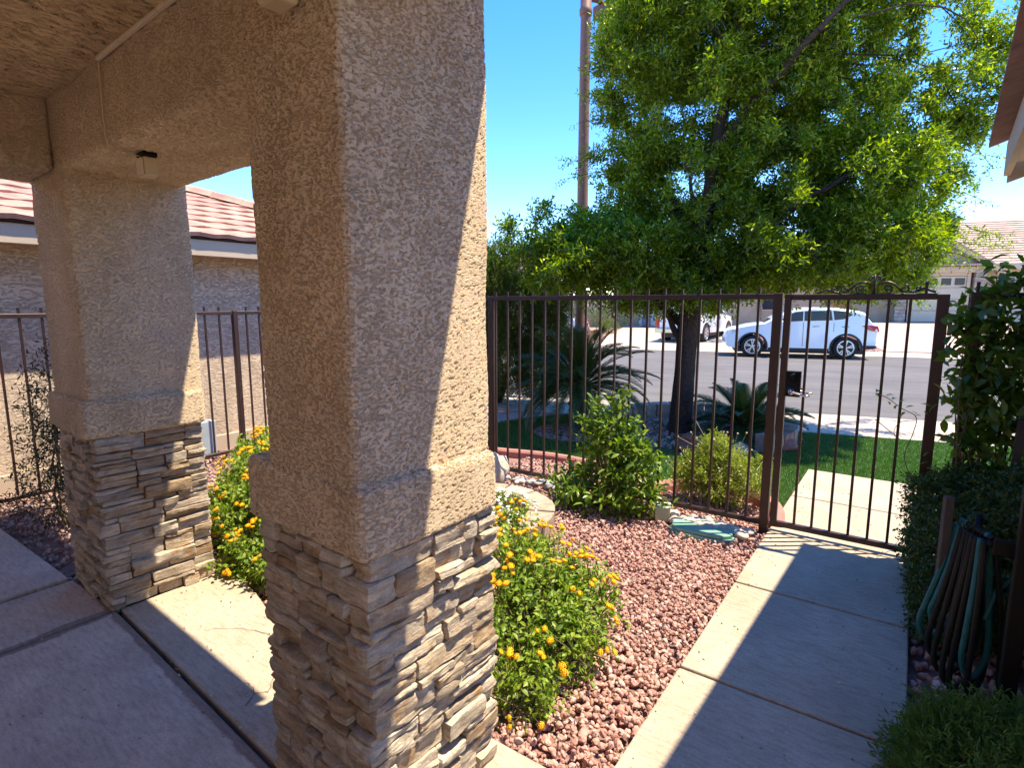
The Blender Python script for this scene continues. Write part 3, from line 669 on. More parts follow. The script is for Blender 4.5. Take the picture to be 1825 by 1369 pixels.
m = MB(); m.prism([(-5.2, -2.2), (.40, -2.2), (.40, 1.645), (-1.30, 1.645), (-1.30, 1.855), (-5.2, 1.855)], 2.985, 3.05)
m.v = [(Matrix.Rotation(0, 3, 'Z') @ Vector(v))[:] for v in m.v]; m.build('eave', M['trim'], porch)
# the side wing on the right and the house wall behind the viewer
m = MB(); m.box((-5.6, -2.95, -.1), (.6, -2.7, 3.04)); m.build('house_wall', M['stucco_flat'], porch)
wing = thing('garage_wing', 'house wing with tan fascia and brown tiled eave at the right edge', 'house', (1.0, 2, 0))
m = MB(); m.box((1.0, 1.9, -.1), (5, 4.75, 2.55)); m.build('wall', M['stucco_flat'], wing)
m = MB(); m.box((.7, -2.9, -.1), (5, -.75, 2.9)); m.build('bounce_blocker', M['stucco_flat'], wing)  # unseen block added to cut sunlight bouncing in from the right rear
SL = .36
def wz(x): return 2.545+(x-.40)*SL
m = MB()                                         # boxed eave: fascia, soffit, rake end, roof deck
m.add([(.40, 1.6, 2.50), (.40, 4.83, 2.50), (.40, 4.83, 2.70), (.40, 1.6, 2.70), (.435, 1.6, 2.50), (.435, 4.83, 2.50), (.435, 4.83, 2.70), (.435, 1.6, 2.70)], [(0, 1, 2, 3), (4, 7, 6, 5), (0, 4, 5, 1), (3, 2, 6, 7), (1, 5, 6, 2), (0, 3, 7, 4)])
m.build('fascia', M['trim'], wing, bevel=.004)
m = MB(); m.add([(.436, 1.6, 2.56), (.436, 4.75, 2.56), (1.0, 4.75, 2.62), (1.0, 1.6, 2.62)], [(0, 1, 2, 3)]); m.build('soffit', M['trim'], wing, fix=False)
m = MB(); m.add([(.42, 4.832, 2.46), (3.0, 4.832, 2.46+2.58*SL), (3.0, 4.832, 2.69+2.58*SL), (.42, 4.832, 2.69), (.42, 4.865, 2.46), (3.0, 4.865, 2.46+2.58*SL), (3.0, 4.865, 2.69+2.58*SL), (.42, 4.865, 2.69)], [(0, 1, 2, 3), (4, 7, 6, 5), (0, 4, 5, 1), (3, 2, 6, 7), (1, 5, 6, 2), (0, 3, 7, 4)])
m.build('rake_board', M['trim'], wing)
m = MB(); m.add([(.312, 1.6, 2.70), (.312, 4.90, 2.70), (3.0, 4.90, 2.70+2.66*SL), (3.0, 1.6, 2.70+2.66*SL), (.312, 1.6, 2.738), (.312, 4.90, 2.738), (3.0, 4.90, 2.738+2.66*SL), (3.0, 1.6, 2.738+2.66*SL)], [(0, 1, 2, 3), (4, 7, 6, 5), (0, 4, 5, 1), (3, 2, 6, 7), (1, 5, 6, 2), (0, 3, 7, 4)]); m.build('roof_deck', M['browntile'], wing)
def tile_mesh(wd, ln, th=.022, wave=.016, n=7):
    u = np.linspace(-wd/2, wd/2, n); z = wave*np.cos(np.linspace(0, 2*math.pi, n)); V, F = [], []
    for v, lift in ((0, th), (ln, 0)):
        for a, b in zip(u, z): V.append((a, v, b+lift))
    for a, b in zip(u, z): V.append((a, 0, b-.004))
    for i in range(n-1): F += [(i, i+1, n+i+1, n+i), (2*n+i, 2*n+i+1, i+1, i)]
    return np.array(V), np.array(F)
V, F = tile_mesh(.31, .42, .022, .008); tile_b = np_mesh('roof_tile', V, F, False)
for i in range(11):
    for k in range(2):
        o = link('roof_tile', tile_b, M['browntile'], wing); p = Vector((.335+k*.34, 4.76-i*.305, 2.75+k*.34*SL-.004)); o.location = p-Vector((1.0, 2, 0))
        o.rotation_euler = (math.atan(SL)+.03, random.uniform(-.02, .02), R(-90))
wing.rotation_euler = (0, 0, R(-2.4)); wing.location = (.865, 2, 0)

# fixtures on the beam
def pl(x, y, z): return porch.matrix_basis @ Vector((x, y, z)) if False else Vector((-1.20, .953, 2.36))+Matrix.Rotation(PR, 3, 'Z') @ Vector((x, y, z))
c = pl(-1.645, .15, -.002)
t = thing('porch_sensor', 'small beige box with a dark mount hanging under the stucco beam', 'sensor', tuple(c), PR)
m = MB(); m.box((-.042, -.030, -.018), (.042, .030, .004)); m.build('mount', M['dark_metal'], t, local=True, bevel=.006)
m = MB(); m.box((-.035, -.026, -.100), (.035, .030, -.0185)); m.build('housing', M['beige'], t, local=True, bevel=.006)
m = MB(); m.box((-.031, -.035, -.094), (.031, -.0265, -.025)); m.build('lens_plate', M['cable'], t, local=True, bevel=.004)
c = pl(-.175, -.012, .115)
t = thing('porch_camera', 'small beige box fixed high on the near column face', 'camera', tuple(c), PR)
m = MB(); m.box((-.045, -.075, -.03), (.045, -.002, .10)); m.build('housing', M['beige'], t, local=True, bevel=.014, seg=3)
m = MB(); m.lathe([(.022, 0), (.022, .012), (.014, .016)], (0, 0, 0), 16, 'y'); o = m.build('lens', M['dark_metal'], t, local=True); o.location = (0, -.079, .02); o.rotation_euler = (0, 0, 0)
t = thing('cable_cover', 'thin cream cable cover along the ceiling and beam corner with wire', 'cable cover', tuple(pl(-1.6, 0, .34)), PR)
m = MB()
for a, b in ((-1.625, -1.36), (-1.355, -1.0), (-.995, -.62), (-.615, -.30)): m.box((a+1.6, -.016, -.012), (b+1.6, .0, .004))
m.build('raceway', M['cable'], t, local=True, bevel=.003)
m = MB(); m.tube([(-.025, -.006, -.004), (-.024, -.007, -.10), (-.03, -.006, -.22), (-.022, -.007, -.31), (-.03, .0, -.345), (-.040, .05, -.352), (-.050, .10, -.354), (-.045, .135, -.362)], .0032, 5); m.build('wire', M['beige'], t, local=True)

# ================================================================== neighbour house on the left
nb = thing('neighbor_house', 'neighbouring tan stucco house with pink clay tile roof behind the side fence', 'house', (-6.75, 2, 0))
m = MB(); m.box((-14, -6, -.2), (-6.75, 6.3, 2.36)); m.build('wall', M['neighbor_stucco'], nb)
m = MB(); m.box((-6.75, -6, -.2), (-6.725, 6.32, .12)); m.build('footing', M['trim'], nb, bevel=.008)
m = MB(); m.box((-6.44, -6, 2.215), (-6.40, 6.75, 2.395)); m.build('fascia', M['trim'], nb, bevel=.004)
m = MB(); m.box((-6.749, -6, 2.30), (-6.441, 6.7, 2.32)); m.build('soffit', M['trim'], nb)
m = MB(); m.box((-6.40, -6, 2.388), (-6.385, 6.78, 2.402)); m.build('drip_edge', M['dark_metal'], nb)
K = .35
m = MB(); yc = 6.78
m.add([(-6.38, -6, 2.40), (-6.38, yc, 2.40), (-10.2, yc-3.82, 2.40+3.82*K), (-10.2, -6, 2.40+3.82*K), (-14, yc, 2.40)], [(0, 1, 2, 3), (1, 4, 2)]); m.build('roof_deck', M['rooftile'], nb, fix=False)
V, F = tile_mesh(.318, .40, .042, .006, 9); tm = np_mesh('roof_tile', V, F, False); sl = math.atan(K)
for r_ in range(9):
    x = -6.36-r_*.33*math.cos(sl)
    for i in range(34):
        y = yc-.12-i*.308-(r_ % 2)*.10
        if y > yc-(-6.38-x)-.05 or y < -.5: continue
        if y < -1.5: continue
        o = link('roof_tile', tm, M['rooftile'], nb); o.location = Vector((x, y, 2.425+(-6.38-x)*K+random.uniform(-.002, .002)))-Vector((-6.75, 2, 0))
        o.rotation_euler = (sl+.05, random.uniform(-.012, .012), R(90)+random.uniform(-.008, .008))
V, F = tile_mesh(.26, .44, .035, -.05, 7); hm = np_mesh('hip_tile', V, F, False); hl = math.atan(K/math.sqrt(2))
for i in range(11):
    q = i*.29; o = link('hip_tile', hm, M['rooftile'], nb); o.location = Vector((-6.36-q, yc+.02-q, 2.462+q*K))-Vector((-6.75, 2, 0)); o.rotation_euler = (hl+.06, 0, R(135))
# side fence
def fence_piece(parent, name, lo, hi, bev=.003): 
    m = MB(); m.box(lo, hi); return m.build(name, M['iron'], parent, bevel=bev, seg=1)
sf = thing('side_fence', 'brown iron picket fence along the neighbour wall at the left', 'fence', (-6.15, 2, 0))
FX = -6.15
for y0, y1 in ((-2.0, .75), (.80, 3.29), (3.34, 5.83)):
    fence_piece(sf, 'rail', (FX-.018, y0, 1.575), (FX+.018, y1, 1.612)); fence_piece(sf, 'rail', (FX-.018, y0, .03), (FX+.018, y1, .066))
for y in (.775, 3.315, 5.85): fence_piece(sf, 'post', (FX-.028, y-.025, -.1), (FX+.028, y+.025, 1.62))
pm = MB(); pm.box((-.0085, -.0085, 0), (.0085, .0085, 1.60)); pk0 = pm.build('picket', M['iron'], sf, local=True); pk0.location = Vector((FX, 1.31, .062))-Vector((-6.15, 2, 0))
def pick(parent, x, y, z, src=pk0):
    o = src.copy(); col.objects.link(o); o.parent = parent; o.location = Vector((x, y, z))-worldloc(parent); return o
for i in range(-18, 30):
    y = 1.31+i*.153
    if i != 0 and abs(y-3.315) > .03 and abs(y-.775) > .03: pick(sf, FX, y, .062)
m = MB(); m.box((-6.44, 2.90, .02), (-6.30, 3.10, .40)); m.build('utility_box', M['utilbox'], None, origin=(-6.37, 3.0, 0), bevel=.012)
tag(bpy.data.objects['utility_box'], 'small blue grey box on the ground behind the left stone column', 'utility box')
# front fence
FY = 4.45
ff = thing('front_fence', 'brown iron picket fence across the yard left of the gate', 'fence', (-3, FY, 0))
for x0, x1 in ((-6.12, -3.45), (-3.395, -.842)):
    fence_piece(ff, 'rail', (x0, FY-.018, 1.728), (x1, FY+.018, 1.768)); fence_piece(ff, 'rail', (x0, FY-.018, .022), (x1, FY+.018, .060))
fence_piece(ff, 'post', (-3.45, FY-.025, -.1), (-3.395, FY+.025, 1.765)); fence_piece(ff, 'post', (-.842, FY-.030, -.1), (-.782, FY+.030, 1.772))
pm = MB(); pm.box((-.0085, -.0085, 0), (.0085, .0085, 1.752)); pk1 = pm.build('picket', M['iron'], ff, local=True); pk1.location = Vector((-3.226, FY, .06))-Vector((-3, FY, 0))
for i in range(-19, 17):
    x = -3.226+i*.1427
    if i != 0 and abs(x+3.42) > .04 and x < -.88: pick(ff, x, FY, .06, pk1)
# gate
gt = thing('iron_gate', 'brown iron garden gate with scrolled crest and lever lock over the walkway', 'gate', (-.30, FY, 0))
fence_piece(gt, 'stile', (-.768, FY-.02, .035), (-.722, FY+.02, 1.765)); fence_piece(gt, 'stile', (.105, FY-.02, .035), (.168, FY+.02, 1.755))
fence_piece(gt, 'rail', (-.7215, FY-.018, 1.722), (.1045, FY+.018, 1.762)); fence_piece(gt, 'rail', (-.7215, FY-.018, .036), (.1045, FY+.018, .076))
for x in (-.605, -.49, -.375, -.26, -.145, -.03):
    o = pick(gt, x, FY, .07, pk1); o.scale = (1, 1, .953 if x < -.1 else .953)
o = pick(gt, .045, FY, 1.757, pk1); o.scale = (1, 1, .045)
def spiral(cx, cz, r0, r1, a0, a1, n=18):
    return [(cx+(r0+(r1-r0)*i/n)*math.cos(a0+(a1-a0)*i/n), FY, cz+(r0+(r1-r0)*i/n)*math.sin(a0+(a1-a0)*i/n)) for i in range(n+1)]
zt = 1.763; gx = -.235
m = MB(); rr = .0075
for s in (-1, 1):
    arch = [(gx+s*(.02+.13*t), FY, zt+.075-.05*(t-.35)**2*3+.0) for t in np.linspace(0, 1, 9)]
    m.tube(arch, rr, 6)
    m.tube(spiral(gx+s*.165, zt+.028, .028, .008, R(90), R(90)-s*R(400)), rr*.8, 5)
    m.tube(spiral(gx+s*.075, zt+.030, .030, .007, R(-90), R(-90)+s*R(430)), rr*.75, 5)
    m.tube([(gx+s*.19, FY, zt+.012), (gx+s*.215, FY, zt+.006), (gx+s*.24, FY, zt+.02), (gx+s*.27, FY, zt+.030), (gx+s*.30, FY, zt+.016), (gx+s*.33, FY, zt+.006)], rr, 6)
    m.tube(spiral(gx+s*.235, zt+.030, .016, .004, R(-90), R(-90)+s*R(330)), rr*.7, 5)
    m.tube(spiral(gx+s*.022, zt+.098, .018, .005, R(180) if s > 0 else 0, (R(180) if s > 0 else 0)-s*R(330)), rr*.7, 5)
m.tube([(gx, FY, zt-.002), (gx, FY, zt+.06), (gx, FY, zt+.125)], [.012, .009, .004], 8)
m.build('scroll_crest', M['iron'], gt, smooth=True)
m = MB(); m.box((-.7215, FY-.0225, 1.03), (-.628, FY+.0225, 1.215)); lb = m.build('lock_box', M['dark_metal'], gt, bevel=.004)
m = MB(); m.lathe([(.030, 0), (.030, -.006), (.024, -.014), (.016, -.016), (.015, -.030), (.008, -.033)], (-.672, FY-.0225, 1.172), 20, 'y'); m.build('deadbolt', M['dark_metal'], lb, smooth=True)
for s in (-1, 1):
    y = FY+s*.0225
    m = MB(); m.lathe([(.027, 0), (.027, s*.006), (.012, s*.012), (.011, s*.05)], (-.685, y, 1.072), 18, 'y')
    m.tube([(-.685, y+s*.046, 1.072), (-.66, y+s*.052, 1.068), (-.62, y+s*.054, 1.058), (-.585, y+s*.052, 1.050), (-.555, y+s*.05, 1.055)], [.010, .009, .0075, .008, .005], 8)
    m.build('lever_handle', M['chrome'], lb, smooth=True)
for z in (.35, 1.5):
    m = MB(); m.lathe([(.011, 0), (.011, .08)], (.182, FY, z), 10); m.build('hinge', M['iron'], gt, smooth=True)
# fixed panel right of the gate
rf = thing('fence_panel', 'short dark iron fence panel right of the gate, overgrown with vine', 'fence', (.6, FY, 0))
fence_piece(rf, 'post', (.268, FY-.03, -.1), (.328, FY+.03, 1.765)); fence_piece(rf, 'rail', (.3285, FY-.018, 1.722), (.998, FY+.018, 1.762)); fence_piece(rf, 'rail', (.3285, FY-.018, .03), (.998, FY+.018, .068))
for x in (.395, .515, .63, .745, .86): pick(rf, x, FY, .06, pk1)
pick(rf, .298, FY, 1.767, pk1).scale = (1, 1, .035)

# ================================================================== block walls, boulders, small yard things
def blocks(name, label, cat, cen, r0, r1, angs, z0, h, mat, jit=.004):
    t = thing(name, label, cat, (cen[0], cen[1], z0))
    for a0, a1 in angs:
        g = .012/r1; m = MB(); poly = []
        for a in np.linspace(a0+g, a1-g, 3): poly.append((cen[0]+r1*math.cos(a), cen[1]+r1*math.sin(a)))
        for a in np.linspace(a1-g, a0+g, 3): poly.append((cen[0]+r0*math.cos(a), cen[1]+r0*math.sin(a)))
        dz = random.uniform(-jit, jit); m.prism(poly, z0, z0+h+dz); o = m.build('block', mat, t, bevel=.009, seg=2)
    return t
st_ = R(25)
blocks('planter_wall', 'curved ring of tan wall blocks round the white flowers', 'planter wall', (-2.72, 3.32), .42, .63, [(R(-75)+i*st_, R(-75)+(i+1)*st_) for i in range(12)], -.07, .165, M['block'], .009)
stp = R(13.3)
blocks('tree_ring_wall', 'curved low wall of red brown blocks behind the tree trunk', 'planter wall', TR, 1.02, 1.24, [(R(-32)+i*stp, R(-32)+(i+1)*stp) for i in range(18)], -.07, .24, M['redblock'])
def boulder(name, label, loc, s, mat, seed, group=None, cat='rock'):
    V, F = rock_mesh(seed, 3, 1, .45); o = link(name, np_mesh(name, V*np.array(s), F, True), mat); o.location = loc; o.rotation_euler = (0, 0, seed*1.3); return tag(o, label, cat, group)
boulder('boulder', 'red brown boulder in front of the tree trunk', (-2.05, 6.55, .03), (.17, .11, .12), M['redboulder'], 3)
boulder('boulder', 'reddish boulder beside the low sago on the lawn edge', (-1.15, 7.2, .02), (.16, .13, .10), M['redboulder'], 8)
boulder('boulder', 'small stone below the low sago fronds', (-1.55, 6.75, -.01), (.14, .10, .09), M['boulder'], 11)
boulder('boulder', 'rounded grey rock by the fence foot, just right of the near column', (-3.17, 4.16, .08), (.13, .11, .17), M['river'], 15)
ORD = ['first', 'second', 'third', 'fourth', 'fifth', 'sixth', 'seventh', 'eighth', 'ninth', 'tenth', 'eleventh', 'twelfth', 'thirteenth', 'fourteenth', 'fifteenth', 'sixteenth', 'seventeenth']
k = 0
for x0, x1, n in ((-3.3, -2.55, 8), (-.86, -1.55, 17)):
    for i in range(n):
        x = x0+(x1-x0)*(i+.5)/n+random.uniform(-.015, .015); y = FY-.10-random.uniform(.0, .14) if x0 > -2 else FY-.08-random.uniform(0, .06); s = random.uniform(.030, .055)
        lab = ORD[i]+' smooth river rock along the fence foot, counting '+('right from the near column' if x0 < -2 else 'left from the gate post')
        boulder('river_rock', lab, (x, y, -.02+random.uniform(0, .025)), (s*1.25, s*.95, s*.7), M['river'], 20+k, 'river rocks left of the shrub' if x0 < -2 else 'river rocks behind the green lid'); k += 1
t = thing('valve_box', 'green plastic valve box lid lying on the red gravel beside the gate', 'valve box', (-1.19, 4.19, -.03), R(4))
def octo(a, b, c): return [(-a+c, -b), (a-c, -b), (a, -b+c), (a, b-c), (a-c, b), (-a+c, b), (-a, b-c), (-a, -b+c)]
m = MB(); m.prism(octo(.235, .155, .07), -.06, .012); m.build('rim', M['lid'], t, local=True, bevel=.006)
m = MB(); m.prism(octo(.222, .142, .065), .0125, .040); m.build('lid', M['lid'], t, local=True, bevel=.008)
t = thing('garden_light', 'pale box shaped garden light by the shrub and fence foot', 'garden light', (-1.53, 4.24, -.04), R(20))
m = MB(); m.add([(-.055, -.04, 0), (.055, -.04, 0), (.055, .04, 0), (-.055, .04, 0), (-.062, -.03, .12), (.062, -.03, .12), (.062, .05, .14), (-.062, .05, .14)], [(0, 3, 2, 1), (4, 5, 6, 7), (0, 1, 5, 4), (1, 2, 6, 5), (2, 3, 7, 6), (3, 0, 4, 7)]); m.build('housing', M['tag'], t, local=True, bevel=.006)
m = MB()
for i in range(3): m.box((-.035+i*.026, .0, .1305+.0), (-.020+i*.026, .022, .1365))
m.build('vent_slot', M['ink'], t, local=True)
# drip hose near the left flowers
m = MB(); m.tube(spline([(-2.78, 2.0, .02), (-2.86, 1.86, .05), (-2.95, 1.72, .03), (-2.84, 1.62, .012), (-2.72, 1.55, .012), (-2.55, 1.60, .0)]), .008, 6)
tag(m.build('drip_tube', M['hose_dark'], None, origin=(-2.8, 1.7, 0), smooth=True), 'thin dark drip tube at the slab edge under the left orange flowers', 'tube')
# hose post with coil (in the shade on the right)
t = thing('hose_post', 'dark upright metal post beside the coiled hose', 'post', (.42, 2.80, 0))
m = MB(); m.box((.392, 2.772, -.1), (.448, 2.828, 1.02)); m.build('upright', M['dark_metal'], t, bevel=.006)
m = MB(); m.box((.33, 2.84, .70), (.47, 2.865, .77)); m.build('hanger_plate', M['dark_metal'], t, bevel=.008)
m = MB(); m.tube([(.33, 2.86, .74), (.31, 2.95, .72), (.30, 3.05, .74), (.30, 3.08, .79)], .014, 8); m.build('hanger_arm', M['dark_metal'], t, smooth=True)
m = MB(); m.box((.172, 3.02, .45), (.205, 3.06, .86), R(15)); m.build('wood_stake', M['wood'], None, origin=(.19, 3.04, 0), bevel=.004)
tag(bpy.data.objects['wood_stake'], 'weathered grey wooden stake leaning by the hose and hedge', 'stake')
hs = thing('garden_hose', 'coiled green and teal garden hose hanging from its post', 'hose', (.27, 3.0, .7))
cols_ = ['hose_teal', 'hose_teal', 'hose_dark', 'hose_tan', 'hose_dark', 'hose_tan', 'hose_dark', 'hose_teal', 'hose_dark']
for i, mk in enumerate(cols_):
    x = .235+i*.0105; yb = 3.05-i*.020; low = (.19, .26, .13, .08, .17, .05, .02, .14, .0)[i]; sw_ = (-.075, -.05, -.06, -.045, -.02, -.035, -.02, .0, .015)[i]; wd = (.05, .075, .06, .09, .055, .10, .08, .06, .09)[i]
    pts = [(x-.012, yb, .74), (x+sw_*.35-.016, yb-.02, .56), (x+sw_*.8-.026, yb-.035, (low+.55)/2), (x+sw_-.03, yb-.035, low+.08), (x+sw_-.012, yb-.03, low+.012), (x+sw_+wd*.35, yb-.01, low), (x+sw_*.6+wd*.9, yb+.015, low+.10), (x+wd*.8, yb+.03, .40), (x+wd*.5, yb+.025, .60), (x+.022, yb+.015, .735), (x+.004, yb+.0, .762)]
    m = MB(); m.tube(spline(pts, 6), .0115, 8); m.build('coil', M[mk], hs, smooth=True)
m = MB(); m.tube(spline([(.44, 2.92, .62), (.50, 2.95, .66), (.60, 3.0, .68)]), .0115, 8); m.tube(spline([(.34, 2.9, .40), (.37, 2.93, .52), (.42, 2.95, .58)]), .009, 7); m.build('loose_end', M['hose_teal'], hs, smooth=True)
t = thing('trellis', 'weathered tan wood trellis slats behind the vine at the right edge', 'trellis', (.6, 4.2, 0))
for i, x in enumerate((.52, .575, .64)):
    m = MB(); m.box((x, 4.18+.03*(i % 2), -.05), (x+.038, 4.205+.03*(i % 2), 1.05)); m.build('slat', M['wood'], t, bevel=.003)
m = MB(); m.box((.48, 4.236, .70), (.72, 4.256, .745)); m.build('slat', M['wood'], t, bevel=.003)

# fallen leaves, grit and a few stray stones on the concrete
n = 420; P = np.column_stack([np.concatenate([rng.uniform(-.77, .10, 210), rng.uniform(-4.4, -1.2, 210)]), np.concatenate([rng.uniform(1.4, 6.3, 210), rng.uniform(.2, 1.6, 210)]), np.full(n, .004)])
edge = rng.random(210) < .55; P[:210, 0][edge] = np.where(rng.random(edge.sum()) < .5, -.77+np.abs(rng.normal(0, .05, edge.sum())), .10-np.abs(rng.normal(0, .06, edge.sum())))
keep = ~((P[:, 0] > -1.95) & (P[:, 0] < -1.1) & (P[:, 1] > .9)); P = P[keep]
V, F = rocks(P, rng.uniform(.0018, .0055, len(P))[:, None]*np.ones((1, 3)), 1, 4); cloud('grit', M['pebble'], V, F, kind='stuff')
n = 130; P = np.column_stack([np.concatenate([rng.uniform(-.77, .10, 80), rng.uniform(-4.2, -2.0, 50)]), np.concatenate([rng.uniform(1.5, 6.2, 80), rng.uniform(.3, 1.6, 50)]), np.full(n, .006)])
d = np.column_stack([rng.normal(size=n), rng.normal(size=n), rng.normal(0, .12, n)]); V, F = scatter(LEAF4[0], LEAF4[1], P, frames(d, .25), np.column_stack([rng.uniform(.010, .026, n), rng.uniform(.008, .014, n), np.full(n, .02)])); cloud('leaf_litter', M['seed'], V, F, kind='stuff')
# hairline cracks in the slab between the columns
def crack(pts, wd=.0016):
    m = MB(); pts = [Vector((x+random.gauss(0, .004), y+random.gauss(0, .004), .0022)) for x, y in pts]; vs = []
    for i, p in enumerate(pts):
        t = (pts[min(i+1, len(pts)-1)]-pts[max(i-1, 0)]).normalized(); q = Vector((-t.y, t.x, 0))*wd*random.uniform(.5, 1.4); vs += [p-q, p+q]
    m.add(vs, [(2*i, 2*i+1, 2*i+3, 2*i+2) for i in range(len(pts)-1)]); m.build('crack', M['ink'], pt, fix=False)
crack(spline([(-2.18, 1.10), (-2.22, 1.17), (-2.19, 1.22), (-2.27, 1.29), (-2.24, 1.36)], 6)); crack(spline([(-2.22, 1.17), (-2.29, 1.19), (-2.33, 1.18)], 5), .0012)
crack(spline([(-2.9, 1.28), (-2.8, 1.38), (-2.62, 1.45), (-2.45, 1.47), (-2.3, 1.53)], 6), .0012)

# ================================================================== plants
def limb(m, a, b, r0, r1, bend=.12, n=6, seg=7):
    a, b = Vector(a), Vector(b); L = (b-a).length; off = Vector((random.gauss(0, 1), random.gauss(0, 1), random.gauss(0, .4)))*bend*L*.5
    pts = [a.lerp(b, t)+off*math.sin(math.pi*t)+Vector((random.gauss(0, 1), random.gauss(0, 1), random.gauss(0, 1)))*.012*L*(0 < t < 1) for t in [i/seg for i in range(seg+1)]]
    m.tube(pts, [r0+(r1-r0)*i/seg for i in range(seg+1)], n, cap=False); return pts
BLOBS = [(-4.18,6.07,2.48,0.31),(-3.78,6.18,2.54,0.41),(-4.29,7.01,2.65,0.46),(-3.53,6.1,2.18,0.4),(-4.08,7.05,2.25,0.46),(-3.36,6.51,2.4,0.48),(-3.71,7.19,2.48,0.53),(-2.99,6.7,2.47,0.54),(-3.42,7.66,2.58,0.62),(-3.06,6.71,1.98,0.41),(-3.55,7.8,2.03,0.48),(-2.63,6.95,1.98,0.41),(-3.03,8.01,2.03,0.47),(-3.55,6.73,1.96,0.32),(-3.91,6.19,2.13,0.28),(-3.42,7.62,3.26,0.42),(-3.41,7.19,3.63,0.32),(-3.55,7.19,4.22,0.25),(-3.23,6.92,4.42,0.41),(-3.68,7.9,4.81,0.46),(-3.02,6.77,4.72,0.45),(-3.64,8.16,5.33,0.55),(-2.97,6.94,5.2,0.52),(-3.55,8.3,5.89,0.62),(-3.75,7.72,5.36,0.23),(-3.38,7.01,2.95,0.32),(-2.58,7.28,4.84,0.79),(-3.06,8.62,5.42,0.94),(-2.85,8.01,5.16,0.88),(-2.33,7.26,4.01,0.79),(-2.79,8.69,4.47,0.95),(-2.58,8.04,4.26,0.88),(-2.51,7.27,3.18,0.75),(-2.9,8.42,3.41,0.87),(-2.69,7.79,3.28,0.8),(-2.03,7.42,2.47,0.74),(-2.35,8.6,2.59,0.86),(-2.17,7.92,2.52,0.79),(-2.33,7.32,2.13,0.55),(-2.6,8.15,2.18,0.61),(-1.84,7.46,4.85,0.83),(-2.21,8.96,5.48,0.99),(-2.06,8.34,5.22,0.92),(-1.57,7.85,4.15,0.79),(-1.74,8.71,4.42,0.88),(-1.66,8.32,4.3,0.84),(-1.51,7.47,3.28,0.7),(-1.77,8.77,3.56,0.83),(-1.65,8.2,3.44,0.77),(-1.19,7.31,2.47,0.62),(-1.43,8.82,2.63,0.75),(-1.33,8.17,2.56,0.69),(-1.01,7.51,2.13,0.38),(-1.2,8.91,2.2,0.45),(-1.74,7.48,2.15,0.4),(-1.92,8.23,2.19,0.44),(-1.02,7.92,4.8,0.63),(-1.18,9.19,5.3,0.73),(-1.1,8.58,5.06,0.68),(-0.9,7.93,3.92,0.57),(-1.04,9.19,4.27,0.66),(-0.7,7.61,3.08,0.64),(-0.8,8.7,3.28,0.73),(-0.77,8.41,3.23,0.71),(-0.58,7.44,2.38,0.54),(-0.71,9.08,2.53,0.66),(-0.43,8.05,2.1,0.35),(-0.24,7.7,2.56,0.45),(-0.29,9.22,2.73,0.54),(-0.18,8.76,2.26,0.31),(-0.29,7.6,3.15,0.35),(-0.34,9.12,3.44,0.42),(-0.53,8.78,4.4,0.3),(0.12,8.41,4.33,0.3),(0.25,8.99,4.92,0.35),(0.45,8.69,4.17,0.31),(0.59,8.96,4.76,0.28),(0.01,8.77,3.65,0.26),(0.29,8.84,3.81,0.26),(0.16,8.62,3.15,0.22),(-0.04,8.53,2.64,0.29),(0.14,8.27,2.41,0.19),(-2.16,7.5,5.82,0.9),(-2.56,8.88,6.57,1.07),(-2.42,8.38,6.3,1.01),(-1.23,8.11,5.85,0.83),(-1.39,9.16,6.38,0.94),(-1.32,8.67,6.14,0.89),(-3.06,7.27,5.94,0.67),(-3.44,8.2,6.47,0.76),(-3.31,7.88,6.29,0.73),(0.03,8.02,5.23,0.51),(0.03,9.43,5.85,0.6),(-1.67,7.9,6.68,1.14),(-1.93,9.12,7.45,1.32),(-1.84,8.68,7.17,1.26),(-0.75,8.08,6.19,0.73),(-0.85,9.18,6.8,0.82),(-0.82,8.86,6.63,0.8),(-2.31,7.79,1.8,0.29),(-1.82,8.19,2.07,0.31),(-1.39,8.08,2.02,0.27),(-0.91,8.34,2.04,0.29),(-0.56,8.59,1.99,0.24),(-2.88,7.63,1.76,0.26),(-3.3,7.26,1.76,0.26),(-0.1,8.62,1.98,0.2),(0.12,8.9,4.05,0.32),(0.34,9.02,4.6,0.35),(-0.13,8.51,3.74,0.32),(-0.01,8.2,2.91,0.28),(0.2,8.06,3.34,0.21),(-0.32,8.47,4.64,0.25),(-3.35,7.23,3.98,0.36),(-3.01,7.02,3.47,0.34),(-2.85,7.04,2.9,0.41),(-3.73,7.24,2.25,0.34),(-3.99,6.75,2.46,0.33),(-2.4,7.36,1.86,0.35),(-2.0,7.7,1.86,0.35),(-3.22,7.6,2.4,0.45)]
